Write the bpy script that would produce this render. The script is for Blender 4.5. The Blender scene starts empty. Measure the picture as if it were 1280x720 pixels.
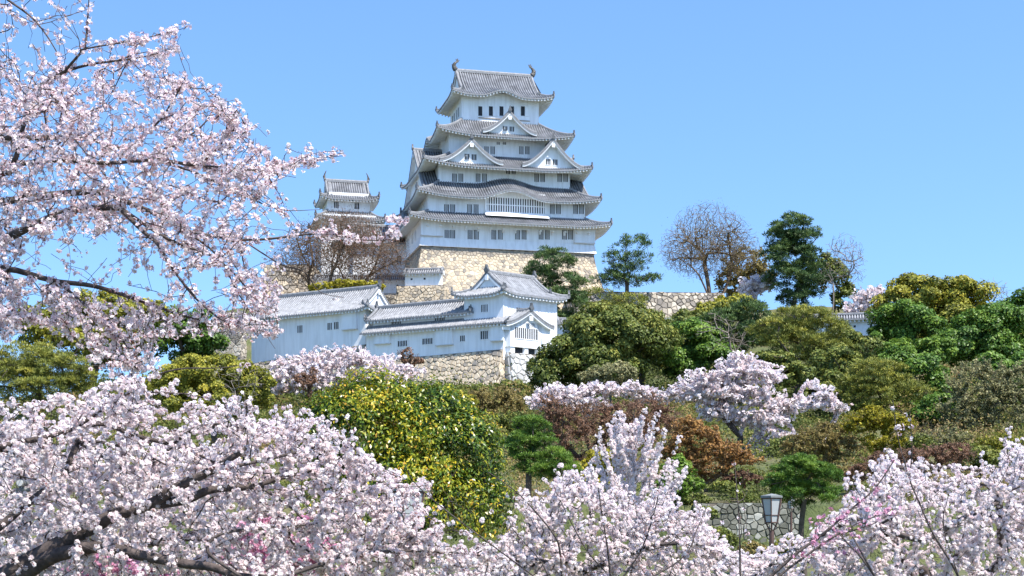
import bpy, math, random
import numpy as np
from mathutils import Vector, geometry

S = bpy.context.scene
COL = S.collection
# ------------------------------------------------------------------ camera
F = 1825.0            # focal length in photograph pixels (1280 wide)
EYE = 2.0
HOR = 660.0           # row of the horizon in the photograph
cam_d = bpy.data.cameras.new("camera")
cam = bpy.data.objects.new("camera", cam_d)
COL.objects.link(cam)
cam.location = (0, 0, EYE)
cam.rotation_euler = (math.radians(90), 0, 0)
cam_d.sensor_width = 36.0
cam_d.lens = F / 1280 * 36.0
cam_d.shift_y = (HOR - 360) / 1280      # shift lens: verticals stay vertical
cam_d.clip_start = 0.5
cam_d.clip_end = 6000
S.camera = cam
# ------------------------------------------------------------------ light
SUN_AZ = math.radians(46)      # to the right of straight behind the camera
SUN_EL = math.radians(57)
sd = Vector((math.sin(SUN_AZ) * math.cos(SUN_EL), -math.cos(SUN_AZ) * math.cos(SUN_EL), math.sin(SUN_EL)))
W = bpy.data.worlds.new("World")
S.world = W
W.use_nodes = True
wn = W.node_tree.nodes
wl = W.node_tree.links
sky = wn.new("ShaderNodeTexSky")
sky.sky_type = 'NISHITA'
sky.sun_disc = False
sky.sun_elevation = SUN_EL
sky.sun_rotation = math.atan2(sd.x, sd.y)
sky.altitude = 100
sky.air_density = 1.0
sky.dust_density = 0.3
sky.ozone_density = 3.0
stc = wn.new("ShaderNodeTexCoord"); sad = wn.new("ShaderNodeVectorMath"); sad.operation = 'ADD'; sad.inputs[1].default_value = (0, 0, .15)
sno = wn.new("ShaderNodeVectorMath"); sno.operation = 'NORMALIZE'      # an even spring sky: little change of blue with height
wl.new(stc.outputs["Generated"], sad.inputs[0]); wl.new(sad.outputs[0], sno.inputs[0]); wl.new(sno.outputs[0], sky.inputs["Vector"])
hs = wn.new("ShaderNodeHueSaturation"); hs.inputs["Saturation"].default_value = 1.12; hs.inputs["Hue"].default_value = .500
wl.new(sky.outputs[0], hs.inputs["Color"]); wl.new(hs.outputs[0], wn["Background"].inputs[0])
wn["Background"].inputs[1].default_value = 0.15
sun_d = bpy.data.lights.new("sun", 'SUN')
sun_d.energy = 4.3
sun_d.angle = math.radians(0.53)
sun_d.color = (1.0, 0.96, 0.90)
sun = bpy.data.objects.new("sun", sun_d)
COL.objects.link(sun)
sun.rotation_euler = sd.to_track_quat('Z', 'Y').to_euler()
sun.location = (60, -30, 120)
S.view_settings.view_transform = 'Standard'
S.view_settings.look = 'None'
S.view_settings.exposure = 1.08
S.view_settings.gamma = 1.0
S.view_settings.use_curve_mapping = False
S.cycles.max_bounces = 6
S.cycles.transparent_max_bounces = 4
S.cycles.use_denoising = True

# ------------------------------------------------------------------ helpers
def P(x, y, Y):
    """point of the place seen at photograph pixel x, y at depth Y"""
    return np.array([(x - 640) / F * Y, Y, EYE + (HOR - y) / F * Y])

def srgb(r, g, b):
    f = lambda c: (c / 255 / 12.92) if c / 255 <= .04045 else ((c / 255 + .055) / 1.055) ** 2.4
    return (f(r), f(g), f(b))

def props(o, label=None, cat=None, group=None, kind=None):
    if label: o["label"] = label
    if cat: o["category"] = cat
    if group: o["group"] = group
    if kind: o["kind"] = kind
    return o

def thing(name, label, cat, loc, group=None):
    o = bpy.data.objects.new(name, None)
    o.empty_display_size = .3
    COL.objects.link(o)
    o.location = loc
    return props(o, label, cat, group)

class MB:
    def __init__(s):
        s.v = []; s.f = []; s.m = []; s.t = []
    def pt(s, p, tone=0.5):
        s.v.append((float(p[0]), float(p[1]), float(p[2]))); s.t.append(tone)
        return len(s.v) - 1
    def face(s, pts, m=0, tone=0.5):
        s.f.append([s.pt(p, tone) for p in pts]); s.m.append(m)
    def idx(s, ids, m=0):
        s.f.append(list(ids)); s.m.append(m)
    def box(s, a, b, m=0, fr=None, tone=0.5):
        (x0, y0, z0), (x1, y1, z1) = a, b
        c = [(x0, y0, z0), (x1, y0, z0), (x1, y1, z0), (x0, y1, z0), (x0, y0, z1), (x1, y0, z1), (x1, y1, z1), (x0, y1, z1)]
        if fr: c = [fr(*q) for q in c]
        i = [s.pt(q, tone) for q in c]
        for q in ((0, 3, 2, 1), (4, 5, 6, 7), (0, 1, 5, 4), (1, 2, 6, 5), (2, 3, 7, 6), (3, 0, 4, 7)):
            s.idx([i[k] for k in q], m)
    def rail(s, pts, w, h, m=0, mtop=None):
        """bar of width w and height h standing on a polyline"""
        pts = [np.array(p, float) for p in pts]
        rings = []
        for k, p in enumerate(pts):
            d = pts[min(k + 1, len(pts) - 1)] - pts[max(k - 1, 0)]
            n = np.array([-d[1], d[0], 0]); L = np.linalg.norm(n)
            n = n / L if L > 1e-6 else np.array([1., 0, 0])
            up = np.array([0, 0, 1.])
            rings.append([s.pt(p - n * w / 2), s.pt(p - n * w / 2 + up * h * .65), s.pt(p - n * w * .28 + up * h), s.pt(p + n * w * .28 + up * h), s.pt(p + n * w / 2 + up * h * .65), s.pt(p + n * w / 2)])
        for a, b in zip(rings[:-1], rings[1:]):
            for q in range(5):
                s.idx((a[q], a[q + 1], b[q + 1], b[q]), (mtop if (mtop is not None and q in (1, 2, 3)) else m))
        s.idx(rings[0][::-1], m); s.idx(rings[-1], m)
    def tube(s, pts, rad, n=8, m=0, cap=True):
        pts = [np.array(p, float) for p in pts]
        rings = []
        for k, p in enumerate(pts):
            d = pts[min(k + 1, len(pts) - 1)] - pts[max(k - 1, 0)]
            d = d / (np.linalg.norm(d) + 1e-9)
            a = np.cross(d, [0.31, 0.2, 0.93]); 
            if np.linalg.norm(a) < .2: a = np.cross(d, [1, 0, 0])
            a /= np.linalg.norm(a); b = np.cross(d, a)
            r = rad[k] if hasattr(rad, '__len__') else rad
            rings.append([s.pt(p + r * (a * math.cos(2 * math.pi * q / n) + b * math.sin(2 * math.pi * q / n))) for q in range(n)])
        for a, b in zip(rings[:-1], rings[1:]):
            for q in range(n):
                s.idx((a[q], a[(q + 1) % n], b[(q + 1) % n], b[q]), m)
        if cap:
            s.idx(rings[0][::-1], m); s.idx(rings[-1], m)
    def build(s, name, mats, parent=None, fn=None, smooth=False):
        v = [fn(*p) for p in s.v] if fn else s.v
        me = bpy.data.meshes.new(name)
        me.from_pydata([tuple(p) for p in v], [], s.f)
        for q in mats: me.materials.append(q)
        me.polygons.foreach_set("material_index", s.m)
        at = me.attributes.new("tone", 'FLOAT', 'POINT')
        at.data.foreach_set("value", s.t)
        if smooth: me.polygons.foreach_set("use_smooth", [True] * len(me.polygons))
        me.update()
        o = bpy.data.objects.new(name, me)
        COL.objects.link(o)
        if parent: o.parent = parent
        return o

def np_mesh(name, V, Fq, tone, mat, parent=None, smooth=False):
    me = bpy.data.meshes.new(name)
    n, k = Fq.shape
    me.vertices.add(len(V)); me.vertices.foreach_set("co", np.ascontiguousarray(V, np.float32).ravel())
    me.loops.add(n * k); me.loops.foreach_set("vertex_index", np.ascontiguousarray(Fq, np.int32).ravel())
    me.polygons.add(n); me.polygons.foreach_set("loop_start", np.arange(0, n * k, k, dtype=np.int32))
    if smooth: me.polygons.foreach_set("use_smooth", np.ones(n, bool))
    at = me.attributes.new("tone", 'FLOAT', 'POINT')
    at.data.foreach_set("value", np.ascontiguousarray(tone, np.float32))
    me.materials.append(mat)
    me.update(calc_edges=True)
    o = bpy.data.objects.new(name, me)
    COL.objects.link(o)
    if parent: o.parent = parent
    return o

# ------------------------------------------------------------------ materials
def new_mat(name):
    m = bpy.data.materials.new(name); m.use_nodes = True
    return m, m.node_tree.nodes, m.node_tree.links, m.node_tree.nodes["Principled BSDF"]

def mat(name, col, rough=.8, var=.15, scale=2.0, bump=0.0, col2=None, spec=.3, detail=6):
    m, n, l, b = new_mat(name)
    b.inputs["Roughness"].default_value = rough
    b.inputs["Specular IOR Level"].default_value = spec
    tc = n.new("ShaderNodeTexCoord"); nz = n.new("ShaderNodeTexNoise")
    nz.inputs["Scale"].default_value = scale; nz.inputs["Detail"].default_value = detail
    l.new(tc.outputs["Object"], nz.inputs["Vector"])
    r = n.new("ShaderNodeValToRGB")
    c2 = col2 if col2 else tuple(c * (1 + var) for c in col)
    r.color_ramp.elements[0].position = .3; r.color_ramp.elements[1].position = .7
    r.color_ramp.elements[0].color = (*[c * (1 - var) for c in col], 1)
    r.color_ramp.elements[1].color = (*c2, 1)
    l.new(nz.outputs["Fac"], r.inputs[0]); l.new(r.outputs[0], b.inputs["Base Color"])
    if bump:
        bp = n.new("ShaderNodeBump"); bp.inputs["Strength"].default_value = bump; bp.inputs["Distance"].default_value = .05
        l.new(nz.outputs["Fac"], bp.inputs["Height"]); l.new(bp.outputs[0], b.inputs["Normal"])
    return m

def mat_tone(name, stops, rough=.6, transl=.3, spec=.25, noise=0.0, nscale=1.0):
    """colour by the per-leaf attribute 'tone' (each leaf's own colour)"""
    m, n, l, b = new_mat(name)
    a = n.new("ShaderNodeAttribute"); a.attribute_name = "tone"
    r = n.new("ShaderNodeValToRGB")
    cr = r.color_ramp
    while len(cr.elements) < len(stops): cr.elements.new(.5)
    for e, (p, c) in zip(cr.elements, stops):
        e.position = p; e.color = (*c, 1)
    src = a.outputs["Fac"]
    if noise:
        tc = n.new("ShaderNodeTexCoord"); nz = n.new("ShaderNodeTexNoise"); nz.inputs["Scale"].default_value = nscale; nz.inputs["Detail"].default_value = 4
        l.new(tc.outputs["Object"], nz.inputs["Vector"])
        ma = n.new("ShaderNodeMath"); ma.operation = 'MULTIPLY_ADD'; ma.inputs[1].default_value = noise
        su = n.new("ShaderNodeMath"); su.operation = 'SUBTRACT'; su.inputs[1].default_value = .5
        l.new(nz.outputs["Fac"], su.inputs[0]); l.new(su.outputs[0], ma.inputs[0]); l.new(src, ma.inputs[2]); src = ma.outputs[0]
    l.new(src, r.inputs[0]); l.new(r.outputs[0], b.inputs["Base Color"])
    b.inputs["Roughness"].default_value = rough; b.inputs["Specular IOR Level"].default_value = spec
    if transl:
        t = n.new("ShaderNodeBsdfTranslucent"); mx = n.new("ShaderNodeMixShader"); mx.inputs[0].default_value = transl
        l.new(r.outputs[0], t.inputs[0]); l.new(b.outputs[0], mx.inputs[1]); l.new(t.outputs[0], mx.inputs[2])
        l.new(mx.outputs[0], n["Material Output"].inputs[0])
    return m

PLASTER = mat("white_plaster", (.85, .85, .855), .9, .04, .5, col2=(.87, .87, .87))
def streaks(m):
    n, l = m.node_tree.nodes, m.node_tree.links; b = n["Principled BSDF"]
    src = b.inputs["Base Color"].links[0].from_socket
    tc = n.new("ShaderNodeTexCoord"); mp = n.new("ShaderNodeMapping"); mp.inputs["Scale"].default_value = (2.2, 2.2, .22)
    nz = n.new("ShaderNodeTexNoise"); nz.inputs["Scale"].default_value = 1.0; nz.inputs["Detail"].default_value = 5
    l.new(tc.outputs["Object"], mp.inputs[0]); l.new(mp.outputs[0], nz.inputs["Vector"])
    r = n.new("ShaderNodeValToRGB"); r.color_ramp.elements[0].position = .36; r.color_ramp.elements[1].position = .58
    r.color_ramp.elements[0].color = (.89, .885, .875, 1); r.color_ramp.elements[1].color = (1, 1, 1, 1)
    mx = n.new("ShaderNodeMixRGB"); mx.blend_type = 'MULTIPLY'; mx.inputs[0].default_value = 1
    l.new(nz.outputs["Fac"], r.inputs[0]); l.new(src, mx.inputs[1]); l.new(r.outputs[0], mx.inputs[2]); l.new(mx.outputs[0], b.inputs["Base Color"])
streaks(PLASTER)
PLASTER_OLD = mat("weathered_plaster", (.66, .65, .63), .9, .10, .8)
TILE_PAN = mat("grey_roof_tile", (.055, .057, .063), .55, .40, .7)
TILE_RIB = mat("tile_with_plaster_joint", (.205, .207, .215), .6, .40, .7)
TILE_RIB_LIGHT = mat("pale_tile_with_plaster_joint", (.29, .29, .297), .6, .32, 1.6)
TILE_EDGE = mat("eave_tile", (.22, .222, .228), .6, .25, 4.0)
TILE_DARK = mat("dark_ridge_tile", (.10, .105, .11), .5, .25, 2.0)
RIDGE = mat("ridge_tile", (.20, .202, .208), .6, .3, 3.0)
DARKWIN = mat("window_interior", (.020, .021, .024), .6, .2, 1.0)
BRONZE = mat("dark_bronze_tile", (.09, .085, .075), .5, .3, 3.0)
WOODW = mat("weathered_wood", (.26, .21, .16), .8, .3, 3.0)
BARK_CH = mat("cherry_bark", (.075, .058, .052), .9, .45, 14.0, .6)
BARK = mat("grey_brown_bark", (.085, .068, .052), .9, .4, 5.0, .5)
BARK_BARE = mat("bare_twig_bark", (.135, .098, .068), .9, .3, 3.0)
BARK_PALE = mat("pale_twig_bark", (.21, .18, .15), .9, .3, 3.0)
STONE_W = mat_tone("warm_castle_stone", [(0, (.24, .215, .185)), (.10, (.34, .29, .23)), (.3, (.48, .39, .28)), (.6, (.54, .44, .315)), (1, (.58, .485, .36))], .9, 0, .2, noise=.35, nscale=2.5)
STONE_G = mat_tone("grey_castle_stone", [(0, (.18, .16, .14)), (.3, (.31, .27, .22)), (.65, (.43, .37, .29)), (1, (.52, .46, .38))], .9, 0, .2, noise=.35, nscale=2.5)
STONE_P = mat_tone("pale_corner_stone", [(0, (.34, .33, .31)), (.5, (.46, .45, .43)), (1, (.56, .55, .52))], .9, 0, .2, noise=.3, nscale=3)
STONE_L = mat_tone("lichened_stone", [(0, (.11, .11, .085)), (.5, (.21, .205, .165)), (1, (.34, .335, .29))], .9, 0, .2, noise=.4, nscale=6)
MORTAR = mat("wall_joint_earth", (.15, .125, .095), .95, .3, 3.0)
LAMP_WOOD = mat("lamp_brown_wood", (.10, .06, .05), .7, .25, 8.0)
LAMP_METAL = mat("lamp_grey_metal", (.20, .21, .20), .6, .2, 8.0)
LAMP_GLASS = mat("frosted_pane", (.42, .43, .42), .25, .06, 3.0, spec=.5)

# leaf and flower colours
BLOSSOM_PINK = mat_tone("pink_white_blossom", [(0, (.78, .58, .62)), (.4, (.88, .775, .79)), (.75, (.91, .85, .845)), (.86, (.68, .36, .36)), (.90, (.36, .08, .07)), (1, (.22, .045, .035))], .6, .48)
BLOSSOM = mat_tone("white_blossom", [(0, (.82, .66, .67)), (.35, (.90, .805, .80)), (.82, (.93, .885, .87)), (.92, (.46, .18, .17)), (1, (.28, .07, .06))], .6, .50)
BLOSSOM_FAR = mat_tone("far_white_blossom", [(0, (.76, .62, .64)), (.35, (.89, .795, .795)), (.9, (.925, .875, .865)), (1, (.44, .27, .24))], .6, .40)
BLOSSOM_ROSE = mat_tone("rose_blossom", [(0, (.60, .20, .34)), (.5, (.82, .48, .61)), (.8, (.88, .66, .74)), (.92, (.45, .10, .16)), (1, (.30, .06, .08))], .6, .4)
L_OLIVE = mat_tone("olive_leaf", [(0, (0.065, 0.081, 0.013)), (.5, (0.215, 0.221, 0.029)), (.85, (0.416, 0.370, 0.044)), (1, (0.546, 0.390, 0.058))], .5, .25)
L_GREEN = mat_tone("deep_green_leaf", [(0, (0.030, 0.068, 0.014)), (.5, (0.092, 0.176, 0.024)), (.85, (0.176, 0.270, 0.038)), (1, (0.270, 0.324, 0.054))], .45, .22)
L_DULL = mat_tone("dull_green_leaf", [(0, (0.049, 0.070, 0.017)), (.5, (0.140, 0.175, 0.036)), (.85, (0.280, 0.280, 0.059)), (1, (0.420, 0.336, 0.084))], .5, .25)
L_PINE = mat_tone("pine_needle", [(0, (0.022, 0.049, 0.019)), (.5, (0.068, 0.119, 0.035)), (.85, (0.135, 0.196, 0.049)), (1, (0.216, 0.243, 0.068))], .5, .15)
L_PINE_Y = mat_tone("yellow_pine_needle", [(0, (0.057, 0.076, 0.019)), (.5, (0.189, 0.208, 0.038)), (.85, (0.359, 0.340, 0.057)), (1, (0.491, 0.397, 0.076))], .5, .18)
L_BRIGHT = mat_tone("fresh_green_leaf", [(0, (0.051, 0.101, 0.017)), (.5, (0.127, 0.215, 0.028)), (.85, (0.215, 0.316, 0.045)), (1, (0.316, 0.380, 0.063))], .5, .3)
L_YELLOW = mat_tone("yellow_green_leaf", [(0, (0.120, 0.120, 0.014)), (.5, (0.300, 0.264, 0.024)), (.85, (0.456, 0.384, 0.034)), (1, (0.552, 0.432, 0.048))], .5, .3)
L_BROWN = mat_tone("red_brown_leaf", [(0, (0.098, 0.052, 0.034)), (.5, (0.218, 0.121, 0.075)), (.85, (0.333, 0.196, 0.127)), (1, (0.414, 0.265, 0.172))], .7, .3)
L_ORANGE = mat_tone("orange_brown_leaf", [(0, (0.137, 0.069, 0.028)), (.5, (0.328, 0.173, 0.058)), (.85, (0.491, 0.273, 0.088)), (1, (0.546, 0.374, 0.116))], .6, .3)
L_TAN = mat_tone("tan_olive_leaf", [(0, (0.120, 0.090, 0.034)), (.5, (0.252, 0.198, 0.066)), (.85, (0.372, 0.300, 0.102)), (1, (0.480, 0.360, 0.144))], .6, .3)
L_BUSH = mat_tone("glossy_two_tone_leaf", [(0, (0.022, 0.046, 0.009)), (.28, (0.071, 0.137, 0.012)), (.50, (0.220, 0.262, 0.019)), (.72, (0.440, 0.404, 0.022)), (.88, (0.682, 0.480, 0.041)), (1, (0.528, 0.218, 0.041))], .32, .3, spec=.45)
L_WILLOW = mat_tone("grey_green_leaf", [(0, (0.105, 0.109, 0.053)), (.5, (0.237, 0.231, 0.105)), (.85, (0.386, 0.351, 0.166)), (1, (0.491, 0.421, 0.246))], .6, .3)
L_UNDER = mat_tone("undergrowth_leaf", [(0, (.060, .075, .018)), (.3, (.12, .15, .030)), (.55, (.20, .19, .045)), (.8, (.27, .18, .070)), (1, (.34, .25, .13))], .7, .3)

# ------------------------------------------------------------------ terrain
PROF_L = [(-200, 0), (58, 0), (72.4, .3), (73.2, 3.1), (100, 7), (130, 11.5), (160, 16), (190, 19), (197, 20), (206, 21.5), (227, 24), (237, 32), (246, 35), (249.5, 39.5), (300, 41), (340, 30), (420, 4), (6000, 0)]
PROF_R = [(-200, 0), (58, 0), (72.4, .3), (73.2, 3.1), (100, 7), (130, 11.5), (160, 16), (190, 20), (197, 22), (206, 27), (235, 33), (246, 35), (249.5, 39.5), (300, 41), (340, 30), (420, 4), (6000, 0)]
def ground_z(X, Y):
    """height of the park and the castle hill"""
    X = np.asarray(X, float); Y = np.asarray(Y, float)
    zl = np.interp(Y, *zip(*PROF_L)); zr = np.interp(Y, *zip(*PROF_R))
    w = np.clip((X - 6) / 14, 0, 1); z = zl * (1 - w) + zr * w
    l = np.clip((X + 76) / 30, 0, 1); l = l * l * (3 - 2 * l)
    r = np.clip((150 - X) / 60, 0, 1); r = r * r * (3 - 2 * r)
    hi = np.clip((Y - 110) / 100, 0, 1)
    fac = (1 - hi * (1 - (.40 + .60 * l))) * (.25 + .75 * r)
    bump = (np.sin(X * .31 + Y * .17) + np.sin(X * .13 - Y * .23 + 1.3)) * .30 * np.clip((Y - 74) / 15, 0, 1) * np.clip((420 - Y) / 60, 0, 1)
    return z * fac + bump

def build_ground():
    xs = np.unique(np.concatenate([np.linspace(-3000, -160, 8), np.linspace(-160, 160, 129), np.linspace(160, 3000, 8)]))
    ys = np.unique(np.concatenate([np.linspace(-600, 40, 6), np.linspace(40, 430, 157), np.array([72.4, 73.2]), np.linspace(430, 5500, 8)]))
    X, Y = np.meshgrid(xs, ys)
    Z = ground_z(X, Y)
    V = np.stack([X, Y, Z], -1).reshape(-1, 3)
    nx, ny = len(xs), len(ys)
    i = np.arange(nx - 1)[None, :] + nx * np.arange(ny - 1)[:, None]
    i = i.ravel()
    Fq = np.stack([i, i + 1, i + 1 + nx, i + nx], -1)
    m, n, l, b = new_mat("hill_earth")
    tc = n.new("ShaderNodeTexCoord")
    n1 = n.new("ShaderNodeTexNoise"); n1.inputs["Scale"].default_value = .35; n1.inputs["Detail"].default_value = 8
    n2 = n.new("ShaderNodeTexNoise"); n2.inputs["Scale"].default_value = 4; n2.inputs["Detail"].default_value = 6
    l.new(tc.outputs["Object"], n1.inputs["Vector"]); l.new(tc.outputs["Object"], n2.inputs["Vector"])
    r = n.new("ShaderNodeValToRGB"); r.color_ramp.elements[0].position = .32; r.color_ramp.elements[1].position = .68
    r.color_ramp.elements[0].color = (.060, .080, .022, 1); r.color_ramp.elements[1].color = (.15, .125, .065, 1)
    e = r.color_ramp.elements.new(.5); e.color = (.10, .11, .035, 1)
    mx = n.new("ShaderNodeMixRGB"); mx.blend_type = 'OVERLAY'; mx.inputs[0].default_value = .5
    l.new(n1.outputs["Fac"], r.inputs[0]); l.new(r.outputs[0], mx.inputs[1]); l.new(n2.outputs["Fac"], mx.inputs[2]); l.new(mx.outputs[0], b.inputs["Base Color"])
    b.inputs["Roughness"].default_value = .95
    bp = n.new("ShaderNodeBump"); bp.inputs["Distance"].default_value = .3; l.new(n2.outputs["Fac"], bp.inputs["Height"]); l.new(bp.outputs[0], b.inputs["Normal"])
    o = np_mesh("ground", V, Fq, np.full(len(V), .5), m, smooth=True)
    props(o, "brown and olive earth of the park and the castle hill", None, None, "structure")
build_ground()
# ------------------------------------------------------------------ stone walls
def voronoi_cells(Sx, H, size, rng):
    nx = max(2, int(Sx / size)); ny = max(2, int(H / (size * .78)))
    pts = []
    for j in range(-2, ny + 2):
        for i in range(-2, nx + 2):
            if rng.random() < .17: continue
            pts.append(((i + .5 + (.5 if j % 2 else 0) + rng.uniform(-.38, .38)) * Sx / nx, (j + .5 + rng.uniform(-.34, .34)) * H / ny))
    res = geometry.delaunay_2d_cdt([Vector(p) for p in pts], [], [], 0, 1e-6)
    vs, tris = res[0], res[2]
    cc = []; inc = {}
    for k, (a, b, c) in enumerate(tris):
        A, B, C = vs[a], vs[b], vs[c]
        d = 2 * (A.x * (B.y - C.y) + B.x * (C.y - A.y) + C.x * (A.y - B.y))
        if abs(d) < 1e-9: cc.append((A.x, A.y)); continue
        a2, b2, c2 = A.length_squared, B.length_squared, C.length_squared
        cc.append(((a2 * (B.y - C.y) + b2 * (C.y - A.y) + c2 * (A.y - B.y)) / d, (a2 * (C.x - B.x) + b2 * (A.x - C.x) + c2 * (B.x - A.x)) / d))
        for q in (a, b, c): inc.setdefault(q, []).append(k)
    out = []
    for q, ks in inc.items():
        x, y = vs[q]
        if not (-.2 * size < x < Sx + .2 * size and -.2 * size < y < H + .2 * size): continue
        poly = sorted([cc[k] for k in ks], key=lambda p: math.atan2(p[1] - y, p[0] - x))
        poly = [(min(max(px, 0), Sx), min(max(py, 0), H)) for px, py in poly]
        cl = []
        for p in poly:
            if not cl or (abs(p[0] - cl[-1][0]) + abs(p[1] - cl[-1][1]) > .04): cl.append(p)
        if len(cl) >= 3: out.append(cl)
    return out

def stone_face(mb, fn, Sx, H, size, seed, relief=.12, tone=None, dark=0.0):
    """pillowed fitted stones over the surface fn(s,h) -> local point"""
    rng = random.Random(seed)
    e = .05
    def nrm(s, h):
        p = np.array(fn(s, h)); a = np.array(fn(s + e, h)) - p; b = np.array(fn(s, h + e)) - p
        n = np.cross(a, b); return n / (np.linalg.norm(n) + 1e-9)
    for cell in voronoi_cells(Sx, H, size, rng):
        cx = sum(p[0] for p in cell) / len(cell); cy = sum(p[1] for p in cell) / len(cell)
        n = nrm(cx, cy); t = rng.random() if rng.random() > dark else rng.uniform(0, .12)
        if tone: t = tone(cx, cy, t, rng)
        d = relief * rng.uniform(.6, 1.4)
        ring0 = []; ring1 = []
        for (x, y) in cell:
            x0, y0 = cx + (x - cx) * .97, cy + (y - cy) * .97
            x1, y1 = cx + (x - cx) * .74, cy + (y - cy) * .74
            ring0.append(mb.pt(np.array(fn(x0, y0)), t)); ring1.append(mb.pt(np.array(fn(x1, y1)) + n * d * rng.uniform(.75, 1.15), t))
        k = len(cell)
        for q in range(k):
            mb.idx((ring0[q], ring0[(q + 1) % k], ring1[(q + 1) % k], ring1[q]), 0)
        mb.idx(ring1, 0)
    nu, nv = max(2, int(Sx / 2)), 6
    for i in range(nu):
        for j in range(nv):
            q = []
            for (a, b) in ((i, j), (i + 1, j), (i + 1, j + 1), (i, j + 1)):
                s, h = Sx * a / nu, H * b / nv
                q.append(np.array(fn(s, h)) - nrm(min(s, Sx - .1), min(h, H - .1)) * .03)
            mb.face(q, 1)

def wall_stone(name, label, p0, p1, ztop, zbot, size, seed, mats, batter=.25, thick=1.2, group=None, ztop2=None, dark=.12):
    """straight battered stone wall from p0 to p1 (X,Y), facing the camera side"""
    p0 = np.array(p0, float); p1 = np.array(p1, float)
    t = thing(name, label, "stone wall", (p0[0], p0[1], zbot), group)
    L = np.linalg.norm(p1 - p0); a = (p1 - p0) / L; n = np.array([a[1], -a[0]])
    z2 = ztop if ztop2 is None else ztop2
    H = max(ztop, z2) - zbot
    def fn(s, h):
        top = (ztop + (z2 - ztop) * s / L) - zbot
        hh = h / H * top
        o = batter * (top - hh)
        q = a * s + n * o
        return (q[0], q[1], hh)
    mb = MB(); stone_face(mb, fn, L, H, size, seed, relief=size * .22, dark=dark)
    mb.build("stone_face", mats + [MORTAR], t)
    cp = MB(); b = -n * thick
    for i in range(12):
        s0, s1 = L * i / 12, L * (i + 1) / 12
        q0, q1 = np.array(fn(s0, H)), np.array(fn(s1, H)); bb = np.array([b[0], b[1], 0]); up = np.array([0, 0, .02])
        cp.face([q0 + up, q1 + up, q1 + bb + up, q0 + bb + up], 0)
    for k, s in enumerate((0, L)):
        f0, f1 = np.array(fn(s, 0)), np.array(fn(s, H)); bb = np.array([b[0], b[1], 0.]); sg = -1 if k == 0 else 1
        lo = np.array([f1[0] + bb[0], f1[1] + bb[1], 0.])
        def fe(q, h, f0=f0, f1=f1, lo=lo, bb=bb):
            A = f0 + (f1 - f0) * h / H; B = lo + (f1 + bb - lo) * h / H
            q = q / thick if k else 1 - q / thick
            return tuple(A + (B - A) * q)
        em = MB(); stone_face(em, fe, thick, H, size * 1.25, seed + 50 + k, relief=size * .15, dark=dark); em.build("stone_end", mats + [MORTAR], t)
    cp.build("wall_top", [mats[0]], t)
    return t

# ------------------------------------------------------------------ tiled roofs
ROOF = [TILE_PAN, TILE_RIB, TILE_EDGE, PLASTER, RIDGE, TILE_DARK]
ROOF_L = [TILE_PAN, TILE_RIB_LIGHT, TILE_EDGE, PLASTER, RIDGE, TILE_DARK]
def side_frame(o, a, n):
    """o: eave midpoint (u,v); a: along the eave; n: inward"""
    return lambda t, d, z: (o[0] + a[0] * t + n[0] * d, o[1] + a[1] * t + n[1] * d, z)

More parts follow.
